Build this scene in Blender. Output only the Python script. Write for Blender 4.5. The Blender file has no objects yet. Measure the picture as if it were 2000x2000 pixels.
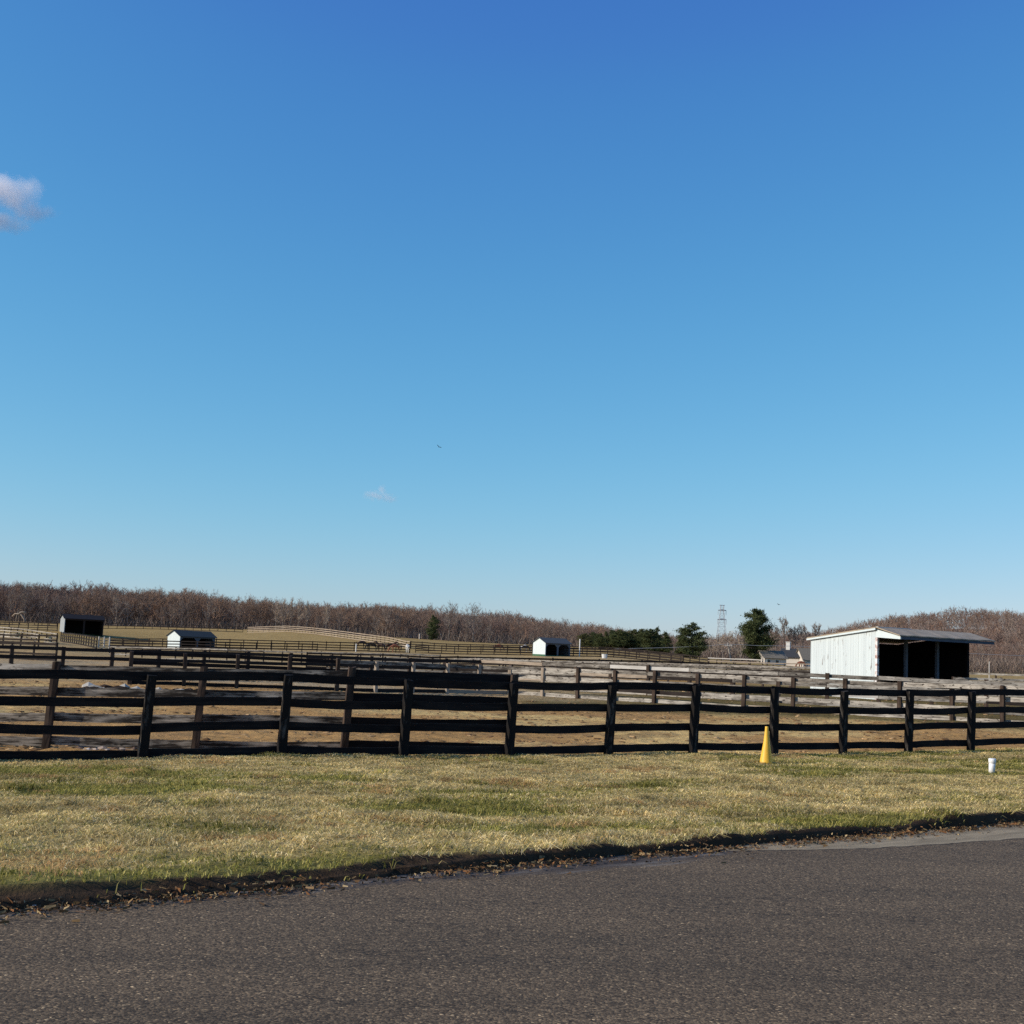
import bpy, bmesh, math, random
import numpy as np
from mathutils import Matrix, Vector

random.seed(7); RNG = np.random.default_rng(7)
scene = bpy.context.scene
COL = scene.collection

# ------------------------------------------------------------------ camera
F = 2414.0                       # focal length in pixels of a 2000 px frame
EYE = 1.70
ROLL = math.radians(2.5); PITCH = math.atan(275*math.cos(ROLL)/F)
fwd = np.array([0, math.cos(PITCH), math.sin(PITCH)])
up0 = np.array([0, -math.sin(PITCH), math.cos(PITCH)]); rt0 = np.array([1.0, 0, 0])
CU = up0*math.cos(ROLL)-rt0*math.sin(ROLL); CR = rt0*math.cos(ROLL)+up0*math.sin(ROLL)
CAM = np.array([0, 0, EYE])
def ray(u, v): return fwd+CR*(u-1000)/F+CU*(1000-v)/F
def at(u, v, D):
    r = ray(u, v); return CAM+r*(D/r[1])
def onz(u, v, z):
    r = ray(u, v); return CAM+r*((z-EYE)/r[2])
def project(p):
    d = np.asarray(p)-CAM; zc = d@fwd
    return 1000+F*(d@CR)/zc, 1000-F*(d@CU)/zc
cd = bpy.data.cameras.new('camera'); cam = bpy.data.objects.new('camera', cd); COL.objects.link(cam)
m = Matrix.Identity(4)
for i in range(3):
    m[i][0] = CR[i]; m[i][1] = CU[i]; m[i][2] = -fwd[i]; m[i][3] = CAM[i]
cam.matrix_world = m
cd.sensor_width = 36; cd.sensor_fit = 'HORIZONTAL'; cd.lens = 36*F/2000; cd.clip_start = .1; cd.clip_end = 9000
scene.camera = cam

# ------------------------------------------------------------------ light
SX, SY = -.968, -.25
n_ = math.hypot(SX, SY); SX /= n_; SY /= n_
ELEV = math.radians(25)
sd = Vector((SX*math.cos(ELEV), SY*math.cos(ELEV), math.sin(ELEV)))
ld = bpy.data.lights.new('sun', 'SUN'); ld.energy = 5.0; ld.angle = math.radians(.5); ld.color = (1, .92, .79)
lo = bpy.data.objects.new('sun', ld); COL.objects.link(lo)
lo.rotation_euler = sd.to_track_quat('Z', 'Y').to_euler(); lo.location = (-40, -10, 30)
w = bpy.data.worlds.new('World'); scene.world = w; w.use_nodes = True
nt = w.node_tree; nt.nodes.clear()
sky = nt.nodes.new('ShaderNodeTexSky'); sky.sky_type = 'NISHITA'; sky.sun_disc = False
sky.sun_elevation = ELEV; sky.sun_rotation = math.atan2(SX, SY)
sky.altitude = 0; sky.air_density = 1.0; sky.dust_density = .3; sky.ozone_density = 2.0
SKS = .12   # colour response of the camera on the sky: each channel a * (sky * strength) ^ g
sepc = nt.nodes.new('ShaderNodeSeparateColor'); comb = nt.nodes.new('ShaderNodeCombineColor'); nt.links.new(sky.outputs[0], sepc.inputs[0])
for _i, (_a, _g) in enumerate(((.787, 1.24), (.89, .92), (.94, .50))):
    m1 = nt.nodes.new('ShaderNodeMath'); m1.operation = 'MULTIPLY'; m1.inputs[1].default_value = SKS; nt.links.new(sepc.outputs[_i], m1.inputs[0])
    m2 = nt.nodes.new('ShaderNodeMath'); m2.operation = 'POWER'; m2.inputs[1].default_value = _g; nt.links.new(m1.outputs[0], m2.inputs[0])
    m3 = nt.nodes.new('ShaderNodeMath'); m3.operation = 'MULTIPLY'; m3.inputs[1].default_value = _a/SKS; nt.links.new(m2.outputs[0], m3.inputs[0])
    if _i == 1:
        m3.inputs[1].default_value = _a; fc = nt.nodes.new('ShaderNodeFloatCurve'); cv = fc.mapping.curves[0]
        pts_ = [(0, 0), (.15, .14), (.198, .191), (.220, .231), (.254, .278), (.305, .340), (.386, .420), (.515, .530), (.604, .590), (1, .85)]
        cv.points[0].location = pts_[0]; cv.points[1].location = pts_[-1]
        for q_ in pts_[1:-1]: cv.points.new(*q_)
        fc.mapping.update(); m4 = nt.nodes.new('ShaderNodeMath'); m4.operation = 'MULTIPLY'; m4.inputs[1].default_value = 1/SKS
        nt.links.new(m3.outputs[0], fc.inputs['Value']); nt.links.new(fc.outputs[0], m4.inputs[0]); m3 = m4
    nt.links.new(m3.outputs[0], comb.inputs[_i])
bg = nt.nodes.new('ShaderNodeBackground'); bg.inputs[1].default_value = SKS
ow = nt.nodes.new('ShaderNodeOutputWorld')
nt.links.new(comb.outputs[0], bg.inputs[0]); nt.links.new(bg.outputs[0], ow.inputs[0])
vs = scene.view_settings; vs.view_transform = 'Standard'; vs.look = 'None'; vs.exposure = 0; vs.gamma = 1
try: scene.display_settings.display_device = 'sRGB'
except Exception: pass

# ------------------------------------------------------------------ noise in numpy
_lat = RNG.random((64, 256, 256)).astype(np.float32)
def vnoise(x, y, s, k=0):
    x = np.asarray(x, float)/s; y = np.asarray(y, float)/s
    xi = np.floor(x).astype(int); yi = np.floor(y).astype(int); fx = x-xi; fy = y-yi
    fx = fx*fx*(3-2*fx); fy = fy*fy*(3-2*fy); L = _lat[k % 64]
    a = L[xi & 255, yi & 255]; b = L[(xi+1) & 255, yi & 255]; c = L[xi & 255, (yi+1) & 255]; d = L[(xi+1) & 255, (yi+1) & 255]
    return (a*(1-fx)+b*fx)*(1-fy)+(c*(1-fx)+d*fx)*fy
def fbm(x, y, s, k=0, o=4):
    t = 0; a = .5; n = 0
    for i in range(o):
        t = t+a*vnoise(x, y, s/2**i, k+i); n += a; a *= .5
    return t/n
def sstep(a, b, x):
    t = np.clip((x-a)/(b-a), 0, 1); return t*t*(3-2*t)

# ------------------------------------------------------------------ materials
def newmat(name, rough=.9, spec=.2):
    m = bpy.data.materials.new(name); m.use_nodes = True
    b = m.node_tree.nodes['Principled BSDF']; b.inputs['Roughness'].default_value = rough
    b.inputs['Specular IOR Level'].default_value = spec
    return m, m.node_tree, b
def N(nt, t, **kw):
    n = nt.nodes.new(t)
    for k, v in kw.items():
        if k in n.inputs: n.inputs[k].default_value = v
        else: setattr(n, k, v)
    return n
def ramp(nt, fac, stops):
    r = nt.nodes.new('ShaderNodeValToRGB'); e = r.color_ramp.elements
    while len(e) < len(stops): e.new(.5)
    for el, (p, c) in zip(e, stops):
        el.position = p; el.color = (*c, 1) if len(c) == 3 else c
    nt.links.new(fac, r.inputs[0]); return r.outputs[0]
def bump(nt, b, h, strength, dist):
    n = N(nt, 'ShaderNodeBump', Strength=strength, Distance=dist)
    nt.links.new(h, n.inputs['Height']); nt.links.new(n.outputs[0], b.inputs['Normal'])
def mix(nt, fac, a, b, mode='MIX'):
    n = nt.nodes.new('ShaderNodeMix'); n.data_type = 'RGBA'; n.blend_type = mode
    for s, v in ((n.inputs[0], fac), (n.inputs[6], a), (n.inputs[7], b)):
        if hasattr(v, 'links'): nt.links.new(v, s)
        elif isinstance(v, (int, float)): s.default_value = v
        else: s.default_value = (*v, 1)
    return n.outputs[2]
def mathn(nt, op, a, b=0.0):
    n = nt.nodes.new('ShaderNodeMath'); n.operation = op
    for s, v in ((n.inputs[0], a), (n.inputs[1], b)):
        if hasattr(v, 'links'): nt.links.new(v, s)
        else: s.default_value = v
    return n.outputs[0]

def wood_mat(name, dark, lite, lo=.4, hi=.7, rough=.85, scale=(1.3, 22, 1), spots=None, bmp=.4):
    """grain along the UV u axis (metres), worn paint where the noise passes the threshold"""
    m, nt, b = newmat(name, rough, .15)
    uv = N(nt, 'ShaderNodeUVMap'); uv.uv_map = 'UVMap'
    oi = nt.nodes.new('ShaderNodeObjectInfo'); ge = nt.nodes.new('ShaderNodeNewGeometry')
    rnd = mathn(nt, 'ADD', mathn(nt, 'MULTIPLY', oi.outputs['Random'], 37.0), mathn(nt, 'MULTIPLY', ge.outputs['Random Per Island'], 91.0))
    cx = nt.nodes.new('ShaderNodeCombineXYZ'); nt.links.new(rnd, cx.inputs[2])
    va = N(nt, 'ShaderNodeVectorMath', operation='ADD'); nt.links.new(uv.outputs[0], va.inputs[0]); nt.links.new(cx.outputs[0], va.inputs[1])
    mp = N(nt, 'ShaderNodeMapping'); mp.inputs['Scale'].default_value = scale; nt.links.new(va.outputs[0], mp.inputs[0])
    n1 = N(nt, 'ShaderNodeTexNoise', Scale=1.0, Detail=6.0, Roughness=.65); nt.links.new(mp.outputs[0], n1.inputs['Vector'])
    mp2 = N(nt, 'ShaderNodeMapping'); mp2.inputs['Scale'].default_value = (1.6, 5, 1); nt.links.new(va.outputs[0], mp2.inputs[0])
    n2 = N(nt, 'ShaderNodeTexNoise', Scale=1.0, Detail=4.0, Roughness=.6); nt.links.new(mp2.outputs[0], n2.inputs['Vector'])
    s = mathn(nt, 'ADD', mathn(nt, 'MULTIPLY', n1.outputs[0], .55), mathn(nt, 'MULTIPLY', n2.outputs[0], .45))
    s = mathn(nt, 'ADD', s, mathn(nt, 'MULTIPLY', mathn(nt, 'SUBTRACT', ge.outputs['Random Per Island'], .5), .12))
    c = ramp(nt, s, [(lo, dark), (hi, lite)])
    if spots:
        n3 = N(nt, 'ShaderNodeTexNoise', Scale=1.0, Detail=3.0); mp3 = N(nt, 'ShaderNodeMapping'); mp3.inputs['Scale'].default_value = (5, 14, 1)
        nt.links.new(va.outputs[0], mp3.inputs[0]); nt.links.new(mp3.outputs[0], n3.inputs['Vector'])
        f = ramp(nt, n3.outputs[0], [(.60, (0, 0, 0)), (.68, (1, 1, 1))])
        c = mix(nt, f, c, spots)
    nt.links.new(c, b.inputs['Base Color']); bump(nt, b, n1.outputs[0], bmp, .01)
    return m
M = {}
M['black_wood'] = wood_mat('black_painted_wood', (.008, .006, .006), (.035, .027, .023), .45, .80)
M['black_post'] = wood_mat('black_post_wood', (.010, .008, .007), (.17, .15, .13), .55, .74, scale=(2.5, 14, 1))
M['worn_wood'] = wood_mat('worn_black_wood', (.022, .017, .014), (.50, .43, .35), .46, .68, spots=(.03, .025, .02))
M['brown_post'] = wood_mat('brown_post_wood', (.022, .014, .010), (.10, .068, .05), .4, .7)
M['grey_wood'] = wood_mat('grey_weathered_wood', (.085, .072, .060), (.50, .45, .385), .38, .64, spots=(.03, .023, .018))
M['grey_dark'] = wood_mat('dark_grey_weathered_wood', (.035, .028, .023), (.36, .32, .27), .42, .68, spots=(.02, .015, .012))
M['pale_wood'] = wood_mat('pale_wood', (.36, .33, .29), (.58, .54, .49), .3, .7)
M['tan_wood'] = wood_mat('tan_weathered_wood', (.17, .125, .09), (.42, .34, .26), .3, .7)
M['dark_far'] = wood_mat('dark_brown_far_wood', (.014, .010, .009), (.05, .038, .032), .4, .75)
M['white_board'] = wood_mat('white_board_wood', (.6, .59, .56), (.72, .71, .68), .3, .7)

def plain(name, col, rough=.8, spec=.3, var=.25, scale=8.0, metal=0, bmp=0, bd=.01):
    m, nt, b = newmat(name, rough, spec); b.inputs['Metallic'].default_value = metal
    tc = nt.nodes.new('ShaderNodeTexCoord')
    n = N(nt, 'ShaderNodeTexNoise', Scale=scale, Detail=5.0, Roughness=.6); nt.links.new(tc.outputs['Object'], n.inputs['Vector'])
    c = ramp(nt, n.outputs[0], [(.3, tuple(x*(1-var) for x in col)), (.7, tuple(min(1, x*(1+var)) for x in col))])
    nt.links.new(c, b.inputs['Base Color'])
    if bmp: bump(nt, b, n.outputs[0], bmp, bd)
    return m
M['roof_dark'] = plain('dark_shingles', (.035, .038, .045), .9, var=.3, scale=6)
M['white_paint'] = plain('white_painted_boards', (.56, .62, .62), .6, var=.05, scale=2)
M['interior'] = plain('shade_dark_interior', (.012, .010, .010), .95, .05)  # near-black base colour puts the shade of the unlit inside into the walls
M['blue_grey_post'] = plain('slate_painted_post', (.07, .085, .11), .8)
M['green_skirt'] = plain('green_painted_skirt', (.03, .10, .05), .8)
M['yellow'] = plain('yellow_plastic', (.78, .44, .04), .45, .4, var=.08, scale=5)
M['pvc'] = plain('white_pvc', (.78, .76, .74), .4, .5, var=.04)
M['metal'] = plain('galvanised_steel', (.32, .34, .36), .6, .4, var=.1, metal=.3)
M['pole'] = plain('weathered_pole', (.30, .26, .22), .9)
M['roof_tan'] = plain('tan_shingles', (.20, .17, .13), .9, var=.15, scale=3)
M['wall_cream'] = plain('cream_siding', (.55, .50, .44), .8, var=.08)
M['brick'] = plain('pinkish_brick', (.42, .30, .25), .9, var=.2, scale=4)
M['stone_white'] = plain('pale_chimney', (.62, .60, .56), .9, var=.1)
M['glass_dark'] = plain('dark_window_glass', (.02, .025, .03), .15, .5, var=.1)
M['feather'] = plain('dark_feathers', (.018, .016, .016), .8)
M['red_paint'] = plain('dull_red_paint', (.17, .03, .02), .6)
M['straw_bale'] = plain('straw_yellow_hay', (.55, .42, .22), .95, var=.3, scale=12)
M['bone'] = plain('pale_dry_stick', (.62, .55, .47), .8, var=.1)
M['rock'] = plain('pale_stone', (.40, .36, .32), .9, var=.3, bmp=.4)
M['hoof_dark'] = plain('dark_mane_hair', (.012, .009, .008), .7)
def bark(name, a, b_):
    m, nt, b = newmat(name, .95, .1)
    tc = nt.nodes.new('ShaderNodeTexCoord'); mp = N(nt, 'ShaderNodeMapping'); mp.inputs['Scale'].default_value = (6, 6, 1.2)
    nt.links.new(tc.outputs['Object'], mp.inputs[0])
    n = N(nt, 'ShaderNodeTexNoise', Scale=1.0, Detail=4.0); nt.links.new(mp.outputs[0], n.inputs['Vector'])
    nt.links.new(ramp(nt, n.outputs[0], [(.3, a), (.7, b_)]), b.inputs['Base Color']); return m
M['bark'] = bark('grey_bark', (.09, .07, .06), (.22, .19, .17))
def twig_mat(name, cols, attr=False):
    m, nt, b = newmat(name, .95, .05)
    if attr:
        a = N(nt, 'ShaderNodeVertexColor'); a.layer_name = 'tint'; src = a.outputs[0]
        ge = nt.nodes.new('ShaderNodeNewGeometry')
        lo_, hi_ = (.78, 1.22) if name == 'woodland_twigs' else (.6, 1.4)
        f = ramp(nt, ge.outputs['Random Per Island'], [(0, (lo_,)*3), (1, (hi_,)*3)])
        nt.links.new(mix(nt, 1.0, src, f, 'MULTIPLY'), b.inputs['Base Color'])
    else:
        oi = nt.nodes.new('ShaderNodeObjectInfo'); ge = nt.nodes.new('ShaderNodeNewGeometry')
        st = [(i/(len(cols)-1) if len(cols) > 1 else 0, c) for i, c in enumerate(cols)]
        c = ramp(nt, oi.outputs['Random'], st)
        f = ramp(nt, ge.outputs['Random Per Island'], [(0, (.6, .6, .6)), (1, (1.4, 1.4, 1.4))])
        nt.links.new(mix(nt, 1.0, c, f, 'MULTIPLY'), b.inputs['Base Color'])
    return m
M['twig'] = twig_mat('winter_twigs', [(.19, .145, .12), (.24, .195, .165), (.20, .155, .13), (.30, .25, .21)])
M['twig_pale'] = twig_mat('pale_winter_twigs', [(.42, .34, .27), (.34, .27, .21)])
M['wood_mass'] = twig_mat('woodland_twigs', None, True)
M['needles'] = twig_mat('pine_needles', [(.075, .085, .032), (.06, .072, .032), (.09, .092, .038)])
M['grassb'] = twig_mat('grass_blades', None, True)
def _translucent(m, f):
    nt = m.node_tree; b = nt.nodes['Principled BSDF']; src = b.inputs['Base Color'].links[0].from_socket; out = [n for n in nt.nodes if n.type == 'OUTPUT_MATERIAL'][0]
    tr = nt.nodes.new('ShaderNodeBsdfTranslucent'); mx = nt.nodes.new('ShaderNodeMixShader'); mx.inputs[0].default_value = f
    nt.links.new(src, tr.inputs[0]); nt.links.new(b.outputs[0], mx.inputs[1]); nt.links.new(tr.outputs[0], mx.inputs[2]); nt.links.new(mx.outputs[0], out.inputs[0])
_translucent(M['grassb'], .4)
M['litter'] = twig_mat('dry_leaf_litter', None, True)

# ground: vertex tint + fine procedural variation
def ground_mat():
    m, nt, b = newmat('field_ground', .97, .05)
    a = N(nt, 'ShaderNodeVertexColor'); a.layer_name = 'tint'
    tc = nt.nodes.new('ShaderNodeTexCoord')
    n1 = N(nt, 'ShaderNodeTexNoise', Scale=4.0, Detail=8.0, Roughness=.7); nt.links.new(tc.outputs['Object'], n1.inputs['Vector'])
    n2 = N(nt, 'ShaderNodeTexNoise', Scale=.35, Detail=5.0, Roughness=.65); nt.links.new(tc.outputs['Object'], n2.inputs['Vector'])
    n3 = N(nt, 'ShaderNodeTexNoise', Scale=1.5, Detail=7.0, Roughness=.7, Distortion=.6); nt.links.new(tc.outputs['Object'], n3.inputs['Vector'])
    f1 = ramp(nt, n1.outputs[0], [(.25, (.66, .62, .58)), (.5, (1, 1, 1)), (.75, (1.4, 1.38, 1.3))])
    f2 = ramp(nt, n2.outputs[0], [(.3, (.82, .80, .76)), (.7, (1.2, 1.2, 1.18))])
    f3 = ramp(nt, n3.outputs[0], [(.36, (.60, .56, .52)), (.44, (1, 1, 1)), (1, (1.1, 1.1, 1.1))])
    c = mix(nt, 1.0, mix(nt, 1.0, mix(nt, 1.0, a.outputs[0], f1, 'MULTIPLY'), f2, 'MULTIPLY'), f3, 'MULTIPLY')
    nt.links.new(c, b.inputs['Base Color'])
    h = mathn(nt, 'ADD', n1.outputs[0], mathn(nt, 'MULTIPLY', n3.outputs[0], 1.6))
    bump(nt, b, h, .7, .08)
    return m
M['ground'] = ground_mat()

def asphalt_mat():
    m, nt, b = newmat('old_asphalt', .88, .25)
    tc = nt.nodes.new('ShaderNodeTexCoord'); O = tc.outputs['Object']
    v1 = N(nt, 'ShaderNodeTexVoronoi', Scale=80.0, Randomness=1.0); nt.links.new(O, v1.inputs['Vector'])
    v2 = N(nt, 'ShaderNodeTexVoronoi', Scale=120.0, Randomness=1.0); nt.links.new(O, v2.inputs['Vector'])
    n1 = N(nt, 'ShaderNodeTexNoise', Scale=58.0, Detail=5.0, Roughness=.75); nt.links.new(O, n1.inputs['Vector'])
    mp = N(nt, 'ShaderNodeMapping'); mp.inputs['Rotation'].default_value = (0, 0, math.radians(-32)); mp.inputs['Scale'].default_value = (.25, 1.1, 1)
    nt.links.new(O, mp.inputs[0])
    n2 = N(nt, 'ShaderNodeTexNoise', Scale=1.0, Detail=5.0, Roughness=.6); nt.links.new(mp.outputs[0], n2.inputs['Vector'])
    sep = nt.nodes.new('ShaderNodeSeparateColor'); nt.links.new(v1.outputs['Color'], sep.inputs[0])
    c = ramp(nt, sep.outputs[0], [(0, (.030, .024, .018)), (.35, (.066, .054, .043)), (.80, (.118, .098, .078)), (.95, (.17, .14, .11)), (.99, (.23, .19, .145)), (1.0, (.42, .36, .28))])
    f1 = ramp(nt, n1.outputs[0], [(.32, (.55, .55, .55)), (.5, (1, 1, 1)), (.68, (1.36, 1.35, 1.33))])
    f2 = ramp(nt, n2.outputs[0], [(.28, (.95, .785, .55)), (.5, (1.30, 1.06, .74)), (.72, (1.66, 1.36, .95))])
    c = mix(nt, 1.0, mix(nt, 1.0, c, f1, 'MULTIPLY'), f2, 'MULTIPLY')
    # hairline cracks
    wv = N(nt, 'ShaderNodeTexNoise', Scale=.9, Detail=6.0, Roughness=.6); mp3 = N(nt, 'ShaderNodeMapping')
    mp3.inputs['Rotation'].default_value = (0, 0, math.radians(-36)); mp3.inputs['Scale'].default_value = (.22, 1.0, 1); mp3.inputs['Location'].default_value = (3.7, 1.9, 0)
    nt.links.new(O, mp3.inputs[0]); nt.links.new(mp3.outputs[0], wv.inputs['Vector'])
    cr = mathn(nt, 'ABSOLUTE', mathn(nt, 'SUBTRACT', wv.outputs[0], .5))
    fc = ramp(nt, cr, [(0, (.15, .15, .15)), (.0018, (.3, .3, .3)), (.0036, (1, 1, 1))])
    c = mix(nt, .7, c, mix(nt, 1.0, c, fc, 'MULTIPLY'))
    # washed-in soil and pale grit beside the verge: 'edge' holds metres from the verge, painted per vertex
    at_ = N(nt, 'ShaderNodeAttribute'); at_.attribute_name = 'edge'
    sx = nt.nodes.new('ShaderNodeSeparateXYZ'); nt.links.new(at_.outputs['Vector'], sx.inputs[0])
    n4 = N(nt, 'ShaderNodeTexNoise', Scale=1.0, Detail=6.0, Roughness=.65); mp4 = N(nt, 'ShaderNodeMapping')
    mp4.inputs['Scale'].default_value = (1.1, 6.5, 1)
    cb = nt.nodes.new('ShaderNodeCombineXYZ'); nt.links.new(sx.outputs[1], cb.inputs[0]); nt.links.new(sx.outputs[0], cb.inputs[1])
    nt.links.new(cb.outputs[0], mp4.inputs[0]); nt.links.new(mp4.outputs[0], n4.inputs['Vector'])
    # soil: within sx.z metres of the edge
    d = mathn(nt, 'DIVIDE', sx.outputs[0], sx.outputs[2])
    s = mathn(nt, 'SUBTRACT', mathn(nt, 'ADD', mathn(nt, 'MULTIPLY', n4.outputs[0], 1.4), .35), d)
    fs = ramp(nt, s, [(0.0, (0, 0, 0)), (.30, (1, 1, 1))])
    soil = ramp(nt, n4.outputs[0], [(.35, (.035, .024, .018)), (.52, (.085, .065, .05)), (.62, (.17, .145, .12))])
    soil = mix(nt, 1.0, soil, f1, 'MULTIPLY')
    c = mix(nt, fs, c, soil)
    # pale worn strip (concrete patch) with a broken seam
    pv = N(nt, 'ShaderNodeAttribute'); pv.attribute_name = 'patch'
    pn = N(nt, 'ShaderNodeTexNoise', Scale=2.2, Detail=5.0); nt.links.new(O, pn.inputs['Vector'])
    q = mathn(nt, 'ADD', pv.outputs['Fac'], mathn(nt, 'MULTIPLY', mathn(nt, 'SUBTRACT', pn.outputs[0], .5), .16))
    fp = ramp(nt, q, [(.495, (0, 0, 0)), (.51, (1, 1, 1))])
    seam = ramp(nt, q, [(.47, (1, 1, 1)), (.485, (.25, .23, .22)), (.495, (.25, .23, .22)), (.51, (1, 1, 1))])
    cp = mix(nt, 1.0, mix(nt, 1.0, (.30, .235, .15), f1, 'MULTIPLY'), ramp(nt, n4.outputs[0], [(.35, (.7, .68, .64)), (.6, (1.1, 1.08, 1.04))]), 'MULTIPLY')
    c = mix(nt, 1.0, mix(nt, fp, c, cp), seam, 'MULTIPLY')
    nt.links.new(c, b.inputs['Base Color'])
    h = mathn(nt, 'ADD', mathn(nt, 'MULTIPLY', v1.outputs['Distance'], -.9), mathn(nt, 'MULTIPLY', n1.outputs[0], 1.2))
    bump(nt, b, h, .5, .005)
    return m
M['asphalt'] = asphalt_mat()

# ------------------------------------------------------------------ object helpers
def tag(o, label=None, cat=None, group=None, kind=None):
    if label: o['label'] = label
    if cat: o['category'] = cat
    if group: o['group'] = group
    if kind: o['kind'] = kind
    return o
def empty(name, loc, label, cat, group=None, rz=0):
    o = bpy.data.objects.new(name, None); COL.objects.link(o); o.location = loc; o.rotation_euler = (0, 0, rz)
    o.empty_display_size = .2
    return tag(o, label, cat, group)
def meshobj(name, V, Fc, mat, parent=None, uvs=None, smooth=False, loc=None):
    me = bpy.data.meshes.new(name); me.from_pydata([tuple(v) for v in V], [], [tuple(f) for f in Fc])
    if uvs is not None:
        l = me.uv_layers.new(name='UVMap')
        l.data.foreach_set('uv', np.asarray(uvs, np.float32).ravel())
    me.materials.append(mat)
    if smooth: me.polygons.foreach_set('use_smooth', [True]*len(me.polygons))
    me.update()
    o = bpy.data.objects.new(name, me); COL.objects.link(o)
    if parent is not None: o.parent = parent
    if loc is not None: o.location = loc
    return o
def bigmesh(name, V, Q, mat, tint=None, parent=None, smooth=False):
    """V (n,3) Q (m,4) numpy quads; tint (n,3) per vertex"""
    me = bpy.data.meshes.new(name); n = len(V); k = len(Q); c = Q.shape[1]
    me.vertices.add(n); me.vertices.foreach_set('co', np.ascontiguousarray(V, np.float32).ravel())
    me.loops.add(k*c); me.loops.foreach_set('vertex_index', np.ascontiguousarray(Q, np.int32).ravel())
    me.polygons.add(k); me.polygons.foreach_set('loop_start', np.arange(0, k*c, c, dtype=np.int32))
    me.polygons.foreach_set('loop_total', np.full(k, c, np.int32))
    me.polygons.foreach_set('use_smooth', np.full(k, smooth))
    if tint is not None:
        a = me.color_attributes.new('tint', 'FLOAT_COLOR', 'POINT')
        a.data.foreach_set('color', np.hstack([tint, np.ones((n, 1))]).astype(np.float32).ravel())
    me.materials.append(mat); me.update(); me.validate()
    o = bpy.data.objects.new(name, me); COL.objects.link(o)
    if parent is not None: o.parent = parent
    return o
class MB:
    def __init__(s): s.V = []; s.F = []; s.U = []
    def quad(s, ids, uv): s.F.append(ids); s.U += uv
    def box(s, lo, hi):
        x0, y0, z0 = lo; x1, y1, z1 = hi; b = len(s.V)
        s.V += [(x0, y0, z0), (x1, y0, z0), (x1, y1, z0), (x0, y1, z0), (x0, y0, z1), (x1, y0, z1), (x1, y1, z1), (x0, y1, z1)]
        for f in ((0, 3, 2, 1), (4, 5, 6, 7), (0, 1, 5, 4), (1, 2, 6, 5), (2, 3, 7, 6), (3, 0, 4, 7)):
            s.F.append(tuple(b+i for i in f))
            for i in f:
                p = s.V[b+i]; s.U.append((p[0]+p[1], p[2]))
    def prism(s, pts, vec):
        """closed polygon extruded by vec"""
        n = len(pts); b = len(s.V); pts = [np.array(p, float) for p in pts]; vec = np.array(vec, float)
        s.V += [tuple(p) for p in pts]+[tuple(p+vec) for p in pts]
        s.F.append(tuple(b+i for i in range(n-1, -1, -1))); s.U += [(0, 0)]*n
        s.F.append(tuple(b+n+i for i in range(n))); s.U += [(0, 0)]*n
        for i in range(n):
            j = (i+1) % n; s.F.append((b+i, b+j, b+n+j, b+n+i)); s.U += [(0, 0), (1, 0), (1, 1), (0, 1)]
    def tube(s, pts, rad, sides=8, cap=True):
        pts = [np.array(p, float) for p in pts]; n = len(pts); b = len(s.V)
        if not hasattr(rad, '__len__'): rad = [rad]*n
        L = 0
        for i, p in enumerate(pts):
            d = pts[min(i+1, n-1)]-pts[max(i-1, 0)]; d /= np.linalg.norm(d)+1e-9
            a = np.cross(d, (0, 0, 1) if abs(d[2]) < .9 else (1, 0, 0)); a /= np.linalg.norm(a); c = np.cross(d, a)
            for k in range(sides):
                t = 2*math.pi*k/sides; s.V.append(tuple(p+rad[i]*(a*math.cos(t)+c*math.sin(t))))
        for i in range(n-1):
            for k in range(sides):
                k2 = (k+1) % sides
                s.F.append((b+i*sides+k, b+i*sides+k2, b+(i+1)*sides+k2, b+(i+1)*sides+k)); s.U += [(i, k/sides), (i, (k+1)/sides), (i+1, (k+1)/sides), (i+1, k/sides)]
        if cap:
            s.F.append(tuple(b+k for k in range(sides-1, -1, -1))); s.U += [(0, 0)]*sides
            s.F.append(tuple(b+(n-1)*sides+k for k in range(sides))); s.U += [(0, 0)]*sides
    def build(s, name, mat, parent=None, smooth=False, loc=None):
        o = meshobj(name, s.V, s.F, mat, parent, s.U, smooth, loc)
        bm = bmesh.new(); bm.from_mesh(o.data); bmesh.ops.recalc_face_normals(bm, faces=bm.faces); bm.to_mesh(o.data); bm.free()
        return o
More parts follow.
